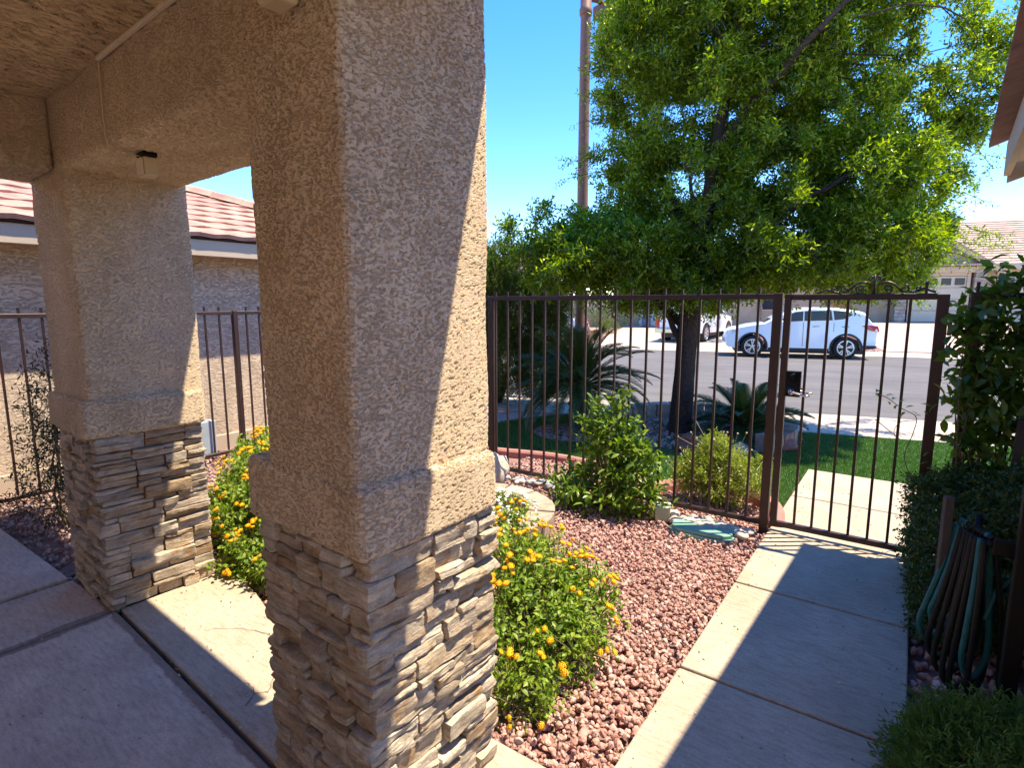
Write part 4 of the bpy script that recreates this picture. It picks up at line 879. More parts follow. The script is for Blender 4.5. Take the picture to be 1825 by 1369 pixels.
SPRAYS = [((-4.26,6.46,2.52),(-4.51,6.23,2.63)),((-4.34,6.72,2.4),(-4.58,6.26,2.53)),((-4.16,6.17,2.35),(-4.51,5.92,2.32)),((-4.16,6.44,2.22),(-4.52,6.31,2.23)),((0.21,9.53,2.59),(0.56,9.54,2.49)),((0.36,10.38,2.58),(1.0,10.63,2.48)),((0.28,9.31,2.35),(0.75,9.45,2.2)),((0.22,9.65,3.18),(0.64,9.72,3.0)),((0.2,9.94,3.52),(0.55,10.49,3.34)),((0.43,9.45,2.7),(0.84,9.66,2.56)),((-0.24,9.53,2.01),(0.04,9.96,1.7)),((-3.74,7.72,3.63),(-4.21,7.09,3.42)),((-3.55,7.32,3.82),(-4.15,7.14,3.65)),((-3.31,6.95,4.18),(-3.7,6.77,4.34)),((-3.36,7.05,4.08),(-3.85,6.9,4.06)),((-0.06,10.15,2.9),(0.33,10.47,2.98)),((0.44,9.51,3.81),(0.63,9.23,3.33)),((0.23,9.87,3.86),(0.39,10.19,3.54)),((-0.01,9.21,2.36),(0.3,9.54,2.22)),((-0.12,9.32,2.22),(0.14,9.29,1.99))]
# --- the big yard tree
tr = thing('shade_tree', 'large leafy green tree with dark trunk standing on the lawn behind the fence', 'tree', (-2.5, 7.42, -.05))
m = MB(); tb = Vector((-2.5, 7.42, -.08))
tp = [(-2.5, 7.42, -.08), (-2.495, 7.42, .05), (-2.48, 7.42, .25), (-2.46, 7.43, .7), (-2.44, 7.43, 1.2), (-2.42, 7.44, 1.65), (-2.36, 7.46, 2.2), (-2.28, 7.5, 2.9), (-2.2, 7.5, 3.7), (-2.05, 7.5, 4.6), (-1.95, 7.5, 5.5), (-1.9, 7.5, 6.4)]
m.tube(spline(tp, 4), np.interp(np.linspace(0, 1, 45), [0, .05, .12, .3, .45, .6, .8, 1], [.23, .175, .148, .130, .135, .095, .055, .015]), 14)
for i, v in enumerate(m.v):
    q = Vector(v); c = Vector((-2.46, 7.43, q.z)); g = math.atan2(q.y-c.y, q.x-c.x); m.v[i] = tuple(c.lerp(q, 1+.07*math.sin(g*5+q.z*2)+.05*mnoise.noise(q*6))) if q.z < 2 else v
for a, b, r0, r1 in (((-2.43, 7.43, 1.35), (-3.1, 7.25, 2.1), .07, .045), ((-3.1, 7.25, 2.1), (-4.0, 6.9, 2.6), .045, .012), ((-2.46, 7.42, 1.1), (-2.75, 7.3, 1.65), .05, .03), ((-2.75, 7.3, 1.65), (-3.3, 7.1, 2.0), .03, .010), ((-2.42, 7.44, 1.75), (-1.6, 7.6, 2.6), .075, .05), ((-1.6, 7.6, 2.6), (-.5, 7.9, 3.3), .05, .02),
                     ((-2.35, 7.46, 2.2), (-3.0, 7.8, 3.4), .06, .035), ((-3.0, 7.8, 3.4), (-3.7, 7.5, 3.6), .03, .010), ((-3.0, 7.8, 3.4), (-3.4, 7.9, 4.8), .03, .010), ((-2.2, 7.5, 3.6), (-1.1, 7.2, 4.6), .055, .03), ((-1.1, 7.2, 4.6), (-.1, 7.5, 5.4), .03, .010), ((-2.0, 7.5, 4.5), (-2.9, 7.1, 5.6), .04, .012), ((-1.6, 7.6, 2.6), (-.9, 7.0, 2.2), .03, .010), ((-2.36, 7.45, 2.3), (-2.3, 6.6, 3.3), .05, .012)):
    limb(m, a, b, r0, r1, .10, 8)
m.build('trunk', M['bark'], tr, smooth=True)
B = np.array(BLOBS); E = np.column_stack([B, B[:, 3], B[:, 3]*.85]); E[:, 5] = B[:, 3]*.85; E[:, 3] = B[:, 3]; E[:, 4] = B[:, 3]
bm_ = MB()
for q in B[::2]:
    s = min(((Vector(q[:3])-Vector(p)).length, p) for p in tp[5:])[1]
    if q[3] > .2: limb(bm_, s, Vector(q[:3])-Vector((0, 0, .1)), .014, .004, .3, 5)
br = bm_.build('branches', M['bark'], tr)
nc = 2550; CP, CD, ck = in_ellipsoids(E, nc, .62); per = rng.integers(14, 34, nc); ci = np.repeat(np.arange(nc), per); n = len(ci)
u_ = sphere_pts(n); D = nrm(CD[ci]*.55+u_); P = CP[ci]+u_*(rng.random(n)**.5)[:, None]*rng.uniform(.10, .22, nc)[ci][:, None]
cz = D.copy(); D = nrm(D+rng.normal(size=D.shape)*.55+np.array([0, 0, .18]))
V, F = sprigs(P-D*.10, D, rng.uniform(.12, .24, n), 8, .069, .38, LEAF4, .75, .25, .25)
n2 = 2600; k2 = rng.integers(0, len(SPRAYS), n2); A0 = np.array([s[0] for s in SPRAYS]); A1 = np.array([s[1] for s in SPRAYS]); t = rng.random(n2)[:, None]
n2 = 420; k2 = k2[:n2]; t = t[:n2]; P2 = A0[k2]+(A1[k2]-A0[k2])*t+rng.normal(size=(n2, 3))*.05*(1-t*.6); D2 = nrm(A1[k2]-A0[k2])+rng.normal(size=(n2, 3))*.6
V2, F2 = sprigs(P2, D2, rng.uniform(.10, .22, n2), 7, .055, .34, LEAF4, .8, .2, .3)
cr = cloud('crown', M['tree_leaf'], np.concatenate([V, V2]), [np.concatenate([F[0], F2[0]+len(V)])], tr)
m = MB()
for a, b in SPRAYS: limb(m, a, b, .007, .002, .15, 4, 5)
for i in range(0, n, 30): m.tube([P[i]-D[i]*.22, P[i], P[i]+D[i]*.16], [.005, .004, .0015], 3, cap=False)
m.build('twigs', M['bark'], tr)

# --- conifer shrub and the paler one beside it
def conifer(name, label, cat, loc, E, n, L, mat, up=.9, group=None, stem=True):
    t = thing(name, label, cat, loc); P, D, k = in_ellipsoids(E, n, .35)
    D = nrm(D*.6+np.array([0, 0, up])+rng.normal(size=D.shape)*.35)
    V, F = sprigs(P, D, rng.uniform(.7, 1.3, n)*L, 9, L*.42, .24, LEAF4, .55, 0, .25); cloud('foliage', mat, V, F, t)
    m = MB()
    for e in E: limb(m, loc, e[:3], .035, .012, .1, 5)
    m.build('stems', M['bark'], t); return t
E = [(-5.75, 7.75, .7, .50, .5, .75), (-5.60, 7.85, 1.45, .42, .45, .7), (-5.85, 7.7, 1.9, .35, .4, .6), (-5.45, 7.9, 2.1, .26, .3, .45), (-5.75, 7.8, 2.35, .20, .25, .4), (-6.3, 7.6, 1.2, .6, .5, 1.2), (-6.3, 7.6, 2.2, .45, .4, .6)]
conifer('conifer_shrub', 'tall dark green conifer shrub beyond the fence, just right of the near column', 'shrub', (-5.8, 7.75, -.05), E, 10500, .13, M['conifer'])
E = [(-5.15, 8.05, .55, .40, .35, .55), (-5.05, 8.1, 1.15, .36, .33, .55), (-4.98, 8.1, 1.65, .30, .28, .45), (-5.2, 8.1, 1.9, .25, .25, .35)]
conifer('conifer_shrub', 'yellow green looser conifer shrub leaning out right of the dark one', 'shrub', (-5.1, 8.08, -.05), E, 6000, .12, M['conifer2'], .5)

# --- sago palms: every frond is a part
def frond_mesh(L, arch, seed, nl=72, wid=.18):
    r = random.Random(seed); V, F = [], []; m = MB(); pts = []
    for i in range(13):
        t = i/12; x = L*(t*math.cos(arch*.25)-.28*arch*t*t*.5); z = L*(math.sin(.9)*t*.75-arch*.62*t*t)
        pts.append(Vector((max(x, L*t*.35), 0, z)))
    m.tube(pts, [.009*(1-.8*i/12)+.001 for i in range(13)], 4)
    for i in range(nl):
        t = .13+.87*i/nl; f = t*12; a = int(min(11, f)); p = pts[a].lerp(pts[a+1], f-a); tan = (pts[a+1]-pts[a]).normalized(); nr = Vector((0, 1, 0)).cross(tan); nr = -nr if nr.z < 0 else nr
        ln = wid*(math.sin(math.pi*min(1, t*.9+.12))**.6)*r.uniform(.9, 1.1)
        for s in (-1, 1):
            d = (tan*.75+Vector((0, s, 0))*.75+nr*.35).normalized(); q = p+d*ln+Vector((0, 0, -.012)); wv = tan*.0042
            m.add([p-wv, p+wv, p+d*ln*.6+wv*.8+nr*.004, q, p+d*ln*.6-wv*.8+nr*.004], [(0, 1, 2, 4), (4, 2, 3)])
    me = bpy.data.meshes.new('frond'); me.from_pydata([tuple(v) for v in m.v], [], m.f); me.update(); me.materials.append(M['sago']); return me
def sago(label, loc, nf, L, up, down, trunk_h, trunk_r, seed):
    t = thing('sago_palm', label, 'sago palm', loc); r = random.Random(seed)
    m = MB(); prof = [(trunk_r*1.15, -.05), (trunk_r*1.1, .1)]
    k = max(2, int(trunk_h/.05))
    for i in range(k):
        z = .1+trunk_h*i/k*.98; prof += [(trunk_r*(1.08 if i % 2 else .92), z)]
    prof += [(trunk_r*.6, trunk_h+.05), (.02, trunk_h+.10)]
    m.lathe(prof, (0, 0, 0), 16)
    for i, v in enumerate(m.v):
        q = Vector(v); f = 1+.16*mnoise.noise(q*14); m.v[i] = (v[0]*f, v[1]*f, v[2])
    m.build('trunk', M['bark'], t, local=True)
    ms = [frond_mesh(L*s, a, seed*10+i) for i, (s, a) in enumerate(((1, .9), (.95, 1.15), (1.05, .75), (.8, .5)))]
    for i in range(nf):
        u = (i+.5)/nf; el = up+(down-up)*u**1.1+r.uniform(-.07, .07); az = i*2.39996+r.uniform(-.15, .15)
        me = ms[3] if u < .16 else ms[i % 3]
        o = link('frond', me, M['sago'], t, (math.cos(az)*.03, math.sin(az)*.03, trunk_h+.02), (0, 0, 0)); o.rotation_euler = (r.uniform(-.15, .15), -el, az); o.rotation_mode = 'XYZ'
        o.scale = (1, 1, 1)
    return t
sago('dark sago palm with thick trunk and arching fronds left of the tree', (-3.72, 6.85, -.05), 84, 1.16, .95, -.85, .60, .15, 3)
sago('low trunkless sago palm right of the tree trunk', (-1.68, 7.55, -.05), 44, .88, .75, -.45, .14, .12, 5)

# --- broad leaf shrub and vine: the biggest leaves are parts, the rest one mass
def leafy(name, label, cat, loc, E, n, leaf, mat, L=.16, nl=6, width=.48, npart=220, stemr=.006, shell=.5, up=.35, dens_dir=None, smat='stem'):
    t = thing(name, label, cat, loc); P, D, k = in_ellipsoids(E, n, shell); D = nrm(D+np.array([0, 0, up])+rng.normal(size=D.shape)*.45)
    V, F = sprigs(P-D*L*.4, D, rng.uniform(.7, 1.3, n)*L, nl, leaf, width, LEAF8, .9, .4, .35)
    nv = len(LEAF8[0]); VV = V.reshape(-1, nv, 3); c = VV.mean(1); sz = np.linalg.norm(VV[:, 7]-VV[:, 0], axis=1); cam_p = np.array([0, 0, 1.7])
    view = np.linalg.norm(c-cam_p, axis=1); score = sz/view+rng.random(len(c))*.004-(view-view.min())*.03
    pick_ = np.argsort(-score)[:npart]; mask = np.ones(len(c), bool); mask[pick_] = False
    base = np_mesh('leaf', LEAF8[0]*np.array([1, width, 1]), LEAF8[1], True)
    for i in pick_:
        q = VV[i]; s = sz[i]/1.007; dx = nrm(q[7]-q[0]); yy = nrm(q[1]-q[3]); yy = nrm(yy-dx*(yy@dx)); zz = np.cross(dx, yy)
        # the template tip sits slightly below its base: rebuild the frame from that
        a = math.atan2(-.12, 1); ca, sa = math.cos(a), math.sin(a); X = dx*ca-zz*sa; Z = dx*sa+zz*ca
        Mx = Matrix(((X[0]*s, yy[0]*s, Z[0]*s, q[0][0]), (X[1]*s, yy[1]*s, Z[1]*s, q[0][1]), (X[2]*s, yy[2]*s, Z[2]*s, q[0][2]), (0, 0, 0, 1)))
        o = link('leaf', base, mat, t); o.matrix_local = Matrix.Translation(-Vector(loc)) @ Mx
    VV = VV[mask]; f = [(g[None]+(np.arange(len(VV))*nv)[:, None, None]).reshape(-1, g.shape[1]) for g in LEAF8[1]]
    cloud('foliage', mat, VV.reshape(-1, 3), f, t, True, 'stuff')
    m = MB()
    for e in E:
        for _ in range(3): limb(m, (loc[0]+random.gauss(0, .03), loc[1]+random.gauss(0, .03), loc[2]), Vector(e[:3])+Vector((random.gauss(0, e[3]*.4), random.gauss(0, e[4]*.4), random.gauss(0, e[5]*.4))), stemr*1.6, stemr*.5, .2, 5)
    for i in range(0, n, 3): m.tube([P[i]-D[i]*L*.7, P[i]+D[i]*L*.5], [stemr*.4, stemr*.2], 3, cap=False)
    m.build('stems', M[smat], t); return t
E = [(-2.05, 4.2, .16, .34, .26, .18), (-2.35, 4.15, .10, .20, .2, .14), (-1.75, 4.22, .12, .20, .18, .15), (-2.0, 4.28, .42, .28, .22, .2), (-1.80, 4.25, .36, .20, .18, .18), (-2.12, 4.3, .62, .18, .15, .14), (-1.95, 4.3, .58, .16, .15, .14), (-2.2, 4.32, .74, .09, .09, .08), (-1.97, 4.32, .80, .05, .05, .05), (-1.95, 4.33, .90, .05, .05, .05)]
leafy('jasmine_shrub', 'bright green broad leaved shrub in front of the fence', 'shrub', (-2.02, 4.24, -.05), E, 560, .072, M['jasmine'], .15, 6, .46, 260)
E = [(.50, 4.42, 1.70, .26, .12, .16), (.50, 4.40, 1.35, .22, .14, .22), (.45, 4.38, 1.05, .20, .14, .22), (.55, 4.36, .85, .26, .16, .25), (.72, 4.40, 1.3, .22, .16, .5), (.36, 4.40, 1.55, .12, .1, .2), (.32, 4.40, 1.20, .08, .08, .16), (.33, 4.36, .80, .10, .1, .14), (.24, 4.37, 1.14, .07, .05, .04), (.24, 4.38, 1.52, .05, .05, .08), (.60, 4.44, 1.84, .26, .10, .05)]
leafy('climbing_vine', 'dark leafy vine climbing the iron fence panel right of the gate', 'vine', (.52, 4.36, -.05), E, 380, .088, M['vine'], .16, 6, .54, 290, .004)
E = [(-.07, 4.40, 1.06, .07, .03, .03), (.02, 4.40, 1.0, .05, .03, .03), (-.14, 4.40, 1.11, .03, .02, .02)]
t = thing('vine_tendril', 'thin vine tendril with few leaves twined round the right gate pickets', 'vine', (.05, 4.42, .6))
m = MB(); m.tube(spline([(.07, 4.42, .55), (.02, 4.43, .70), (.05, 4.42, .85), (.06, 4.41, .97), (-.02, 4.40, 1.02), (-.10, 4.40, 1.08), (-.17, 4.40, 1.11)]), .0025, 4)
m.tube(spline([(.06, 4.41, .95), (-.02, 4.4, .93), (-.05, 4.41, .86), (-.02, 4.42, .80)]), .0018, 4); m.build('stems', M['stem'], t)
base = np_mesh('leaf', LEAF8[0]*np.array([1, .42, 1]), LEAF8[1], True)
for x, z, s, a, b in ((-.17, 1.115, .075, 2.8, .2), (-.165, 1.105, .075, 2.9, -.3), (-.12, 1.09, .06, 1.2, .3), (-.08, 1.075, .06, 2.2, .1), (-.04, 1.06, .05, .5, .4), (-.10, 1.06, .055, 2.5, -.5), (-.05, 1.04, .055, 3.6, -.6), (-.0, 1.03, .05, .3, .3), (.03, 1.01, .05, -.3, -.4), (.0, 1.0, .05, 4.1, -.6), (.05, .98, .045, .6, .1), (-.02, .98, .04, 3.5, -.7), (.03, .66, .05, .2, .5), (.10, .66, .06, .2, .6), (.12, .72, .055, .9, .7)):
    o = link('leaf', base, M['jasmine'], t, Vector((x, 4.40, z))-Vector((.05, 4.42, .6)), (random.uniform(-.6, .6), -b, a*.5 if a > 1 else a)); o.scale = (s, s, s)

# --- shaded hedge, feathery juniper
def small_leaf(name, label, cat, loc, E, n, leaf, mat, L, nl, width, shell=.6, up=.3, tm=LEAF4, spread=.9, extra=None):
    t = thing(name, label, cat, loc); P, D, k = in_ellipsoids(E, n, shell); D = nrm(D+np.array([0, 0, up])+rng.normal(size=D.shape)*.4)
    V, F = sprigs(P-D*L*.3, D, rng.uniform(.7, 1.4, n)*L, nl, leaf, width, tm, spread, 0, .3); cloud('foliage', mat, V, F, t)
    m = MB()
    for e in E: limb(m, loc, e[:3], .010, .004, .2, 5)
    for i in range(0, n, 6): m.tube([P[i]-D[i]*L*1.2, P[i]+D[i]*L*.4], [.0025, .001], 3, cap=False)
    m.build('stems', M['stem'], t); return t
E = [(.32, 4.05, .30, .26, .42, .36), (.34, 3.62, .28, .24, .36, .32), (.40, 4.20, .52, .36, .24, .18), (.55, 3.8, .40, .3, .6, .38), (.24, 3.42, .18, .12, .2, .2), (.75, 4.0, .6, .3, .4, .25)]
small_leaf('boxwood_hedge', 'dark clipped boxwood hedge in shade right of the gate', 'hedge', (.38, 3.9, -.05), E, 7000, .028, M['box'], .08, 9, .5, .7)
E = [(.26, 2.42, .01, .14, .20, .20), (.37, 2.40, .04, .19, .22, .18), (.52, 2.50, .03, .25, .25, .17), (.18, 2.30, -.03, .09, .2, .15), (.40, 2.2, .02, .3, .2, .2)]
small_leaf('juniper', 'feathery low green juniper in the bottom right corner', 'shrub', (.34, 2.40, -.06), E, 5200, .032, M['juniper'], .12, 13, .20, .6, .55, LEAF4, .55)

# --- brittlebush and small tuft
E = [(-1.42, 4.86, .22, .16, .14, .16), (-1.22, 4.95, .28, .16, .14, .15), (-1.02, 4.92, .24, .14, .14, .14), (-1.33, 4.95, .40, .12, .1, .12), (-1.20, 4.82, .12, .14, .1, .12), (-1.52, 4.85, .14, .1, .1, .1)]
t = small_leaf('brittlebush', 'yellow green bush with thin leaves and dry seed stalks behind the fence', 'shrub', (-1.25, 4.86, -.06), E, 620, .050, M['brittle'], .11, 12, .20, .5, .5)
m = MB(); mh = MB()
for i in range(46):
    e = E[i % 6]; u = sphere_pts(1)[0]; u[2] = abs(u[2])*.8; a = Vector(e[:3])+Vector(u)*.08; b = a+Vector((u[0]*1.1, u[1]*1.1, u[2]+.25)).normalized()*random.uniform(.14, .30)
    m.tube([a, a.lerp(b, .5)+Vector((0, 0, -.01)), b], [.0022, .0018, .0014], 4, cap=False); mh.lathe([(.002, -.006), (.008, -.003), (.009, .003), (.004, .008)], b, 7)
for i in range(16): limb(m, (-1.25+random.gauss(0, .04), 4.86+random.gauss(0, .03), -.06), (-1.25+random.gauss(0, .16), 4.88+random.gauss(0, .06), .18), .005, .003, .2, 5)
m.build('seed_stalks', M['seed'], t); mh.build('seed_heads', M['seed'], t, smooth=True)
t = thing('strap_leaf_tuft', 'small tuft of strappy leaves at the fence foot left of the bright shrub', 'plant', (-2.52, 4.4, -.05))
for i in range(16):
    a = random.uniform(0, 6.28); h = random.uniform(.16, .30); r = random.uniform(.05, .14); m = MB(); vs = []
    for k in range(6):
        q = k/5; c = Vector((-2.52+math.cos(a)*r*q**1.5, 4.4+math.sin(a)*r*q**1.5, -.05+h*(q-.35*q**3))); s = Vector((-math.sin(a), math.cos(a), 0))*.008*(1-q)**.6; vs += [c-s, c+s]
    m.add(vs, [(2*k, 2*k+1, 2*k+3, 2*k+2) for k in range(5)]); m.build('blade', M['jasmine'], t, fix=False)

# --- lantanas with separate flower heads
def flower_mesh(seed):
    V, F = [], []; r = random.Random(seed); m = MB(); n = 26
    for i in range(n):
        u = 1-(i+.5)/n*1.05; g = i*2.39996; rr = math.sqrt(max(0, 1-u*u)); d = Vector((rr*math.cos(g), rr*math.sin(g), u)).normalized(); c = Vector((d.x*.0165, d.y*.0165, d.z*.0075+.001))*r.uniform(.88, 1.12)
        a = d.orthogonal().normalized(); b = d.cross(a); s = r.uniform(.0038, .0052)
        ring = [c+(a*math.cos(k*math.pi/4)+b*math.sin(k*math.pi/4))*s*(1 if k % 2 == 0 else .55)+d*.0008*(k % 2) for k in range(8)]
        m.add([c+d*.0016]+ring, [(0, k+1, (k+1) % 8+1) for k in range(8)])
    m.lathe([(.003, -.012), (.010, -.002), (.012, .004)], (0, 0, 0), 8)
    me = bpy.data.meshes.new('flower_head'); me.from_pydata([tuple(v) for v in m.v], [], m.f); me.update(); me.materials.append(M['orange']); return me
FM = [flower_mesh(i) for i in range(3)]
def lantana(label, loc, E, n, heads, seed, leaf=.034):
    t = thing('lantana', label, 'flowering shrub', loc); P, D, k = in_ellipsoids(E, n, .45); D = nrm(D+np.array([0, 0, .35])+rng.normal(size=D.shape)*.45)
    V, F = sprigs(P-D*.05, D, rng.uniform(.07, .15, n), 7, leaf, .55, LEAF8, .9, .3, .35); cloud('foliage', M['lantana'], V, F, t, False)
    m = MB()
    for i in range(0, n, 2): m.tube([P[i]-D[i]*.16+np.array([0, 0, -.03]), P[i]-D[i]*.04, P[i]+D[i]*.06], [.003, .0024, .0014], 4, cap=False)
    for e in E:
        for _ in range(5): limb(m, (loc[0]+random.gauss(0, .06), loc[1]+random.gauss(0, .06), loc[2]), Vector(e[:3])+Vector((random.gauss(0, e[3]*.45), random.gauss(0, e[4]*.45), random.gauss(0, e[5]*.3))), .006, .003, .2, 5)
    Pf, Df, kf = in_ellipsoids(E, heads*6, .97); cam_p = np.array([0, 0, 1.7]); vis = ((cam_p-Pf)*Df).sum(1)/np.linalg.norm(cam_p-Pf, axis=1)+Df[:, 2]*.5
    Pf = Pf[vis > .25]; Df = Df[vis > .25]; outside = np.ones(len(Pf), bool)
    for e in E: outside &= (((Pf-np.array(e[:3]))/np.array(e[3:]))**2).sum(1) > .86
    Pf = Pf[outside][:heads]; Df = Df[outside][:heads]
    for p, d in zip(Pf, Df):
        d = Vector(d+np.array([0, 0, .6])).normalized(); b = Vector(p)+d*random.uniform(.05, .09)
        o = link('flower_head', random.choice(FM), M['orange'], t, b-Vector(loc), d.to_track_quat('Z', 'Y').to_euler()); s = random.uniform(.75, 1.2); o.scale = (s, s, s)
        m.tube([Vector(p)-d*.04, b], [.0016, .0012], 4, cap=False)
        for _ in range(random.choice([0, 1, 1, 2])):
            b2 = b+Vector((random.uniform(-1, 1), random.uniform(-1, 1), random.uniform(-.6, .4))).normalized()*.036
            o = link('flower_head', random.choice(FM), M['orange'], t, b2-Vector(loc), (d+Vector((random.gauss(0, .4), random.gauss(0, .4), 0))).to_track_quat('Z', 'Y').to_euler()); s = random.uniform(.6, 1.05); o.scale = (s, s, s)
            m.tube([Vector(p)-d*.03, b2], [.0016, .0012], 4, cap=False)
    m.build('stems', M['stem'], t); return t
E = [(-1.38, 1.95, .08, .20, .22, .16), (-1.42, 2.20, .16, .26, .26, .20), (-1.30, 2.42, .16, .20, .22, .18), (-1.55, 2.45, .22, .24, .24, .20), (-1.20, 2.16, .12, .16, .20, .18), (-1.70, 2.30, .24, .22, .24, .22), (-2.0, 2.85, .22, .14, .12, .16), (-1.22, 1.82, .04, .12, .12, .12)]
lantana('orange flowering bush on the red gravel right of the near column', (-1.45, 2.2, -.05), E, 1100, 60, 1, .038)
E = [(-3.25, 1.90, .10, .24, .22, .20), (-3.60, 2.02, .22, .28, .28, .26), (-3.05, 1.84, .05, .16, .16, .15), (-3.92, 2.25, .30, .30, .30, .28), (-3.40, 2.2, .25, .30, .3, .28), (-4.3, 2.5, .34, .30, .3, .26), (-3.42, 1.72, .08, .10, .10, .10), (-4.05, 2.0, .15, .16, .2, .18), (-4.7, 2.85, .36, .2, .2, .2)]
lantana('orange flowering bush in the gap between the two columns', (-3.5, 2.15, -.05), E, 2300, 125, 2, .042)
t = thing('white_flower_plant', 'mound of tiny white flowers inside the block planter ring', 'flowering plant', (-2.62, 3.38, -.05))
P, D, k = in_ellipsoids([(-2.60, 3.45, .03, .32, .30, .12), (-2.42, 3.22, .02, .2, .2, .1)], 700, .8); D = nrm(D+np.array([0, 0, .6]))
V, F = sprigs(P, D, np.full(700, .05), 5, .022, .4, LEAF4, .9); cloud('foliage', M['lantana'], V, F, t)
P, D, k = in_ellipsoids([(-2.60, 3.45, .05, .33, .31, .13), (-2.42, 3.22, .04, .2, .2, .1)], 420, .97); P = P[D[:, 2] > -.1]; D = D[D[:, 2] > -.1]
fv = np.array([(0, 0, .006)]+[(math.cos(a)*(.016 if i % 2 == 0 else .009), math.sin(a)*(.016 if i % 2 == 0 else .009), 0) for i, a in enumerate(np.linspace(0, 6.283, 10, endpoint=False))]); ff = np.array([(0, i+1, (i+1) % 10+1) for i in range(10)])
Rm = frames(nrm(D+np.array([0, 0, .5])+rng.normal(size=D.shape)*.3)); Rm = np.stack([Rm[:, :, 1], Rm[:, :, 2], Rm[:, :, 0]], 2)
V, F = scatter(fv, [ff], P+D*.02, Rm, rng.uniform(.8, 1.3, (len(P), 1))*np.ones((1, 3))); cloud('blossoms', M['white_petal'], V, F, t, kind='stuff')

# --- wispy dark shrub at the far left
E = [(-5.45, 1.42, .45, .34, .2, .30), (-5.55, 1.5, .85, .30, .2, .28), (-5.15, 1.38, .62, .22, .16, .26), (-5.35, 1.45, 1.14, .16, .14, .18), (-5.8, 1.5, .62, .26, .2, .25), (-5.0, 1.32, .25, .22, .18, .22), (-5.5, 1.35, .2, .4, .2, .2)]
t = small_leaf('nandina_shrub', 'wispy dark leaved shrub beside the iron fence at far left', 'shrub', (-5.3, 1.4, -.06), E, 420, .045, M['nandina'], .16, 9, .26, .3, .2)

# ================================================================== street lamp, cars, houses opposite
lp = (-4.99, 9.16, -.03)
t = thing('street_lamp', 'tall brown street lamp post rising left of the tree crown', 'street lamp', lp)
m = MB(); m.lathe([(.16, -.1), (.16, .06), (.118, .09), (.108, .5), (.098, 3.0), (.088, 6.62)], lp, 20); m.build('pole', M['lamp_post'], t, smooth=False); smooth_by_angle(t.children[0], 40)
m = MB(); m.lathe([(.10, 6.58), (.11, 6.62), (.11, 6.68), (.095, 6.70), (.095, 6.95), (.05, 7.0)], lp, 20); m.build('cap', M['lamp_post'], t, smooth=True)
m = MB(); a = Vector(lp)+Vector((0, 0, 6.86)); dr = Vector((.25, .97, 0)); m.tube([a, a+dr*.3+Vector((0, 0, .06)), a+dr*.62+Vector((0, 0, .0))], .045, 10); m.build('arm', M['lamp_post'], t, smooth=True)
m = MB(); c = a+dr*.72; m.box((c.x-.36, c.y-.18, c.z-.16), (c.x+.36, c.y+.18, c.z+.04), math.atan2(.97, .25)); lh = m.build('luminaire', M['lamp_post'], t, bevel=.02)
m = MB(); m.box((c.x-.26, c.y-.13, c.z-.185), (c.x+.26, c.y+.13, c.z-.1605), math.atan2(.97, .25)); m.build('lens', M['clearlamp'], lh)

def wheel(parent, x, y, r, wd, side, spokes=5):
    t = MB(); s = side
    t.lathe([(r*.66, -wd/2), (r*.93, -wd/2), (r, -wd*.32), (r, wd*.32), (r*.93, wd/2), (r*.66, wd/2)], (x, y, r), 30, 'y'); ty = t.build('tyre', M['rubber'], parent, local=True, smooth=True)
    m = MB(); yo = y+s*(wd*.5+.002)
    m.lathe([(r*.66, 0), (r*.70, s*.02), (r*.62, s*.022), (r*.60, s*.0)], (x, yo, r), 28, 'y', False); m.lathe([(r*.13, -s*.01), (r*.13, s*.02), (r*.05, s*.026)], (x, yo, r), 12, 'y')
    for k in range(spokes):
        for dlt in (-.17, .17):
            a = 2*math.pi*k/spokes+dlt*.55+.3; b = 2*math.pi*k/spokes+dlt+.3; p = [(r*.10, a-.30), (r*.63, b-.085), (r*.63, b+.085), (r*.10, a+.30)]
            vs = [(x+q*math.cos(g), yo+s*.006, r+q*math.sin(g)) for q, g in p]+[(x+q*math.cos(g), yo+s*.018, r+q*math.sin(g)) for q, g in p]
            m.add(vs, [(0, 1, 2, 3), (7, 6, 5, 4), (0, 4, 5, 1), (1, 5, 6, 2), (2, 6, 7, 3), (3, 7, 4, 0)])
    m.build('rim', M['rim'], ty, local=True)
    d = MB(); d.lathe([(r*.655, -.004), (r*.655, .0)], (x, yo+s*.001, r), 24, 'y'); d.build('brake_disc', M['blacktrim'], ty, local=True)
def arc(cx, cz, r, a0, a1, n=12): return [(cx+r*math.cos(a0+(a1-a0)*i/n), cz+r*math.sin(a0+(a1-a0)*i/n)) for i in range(n+1)]
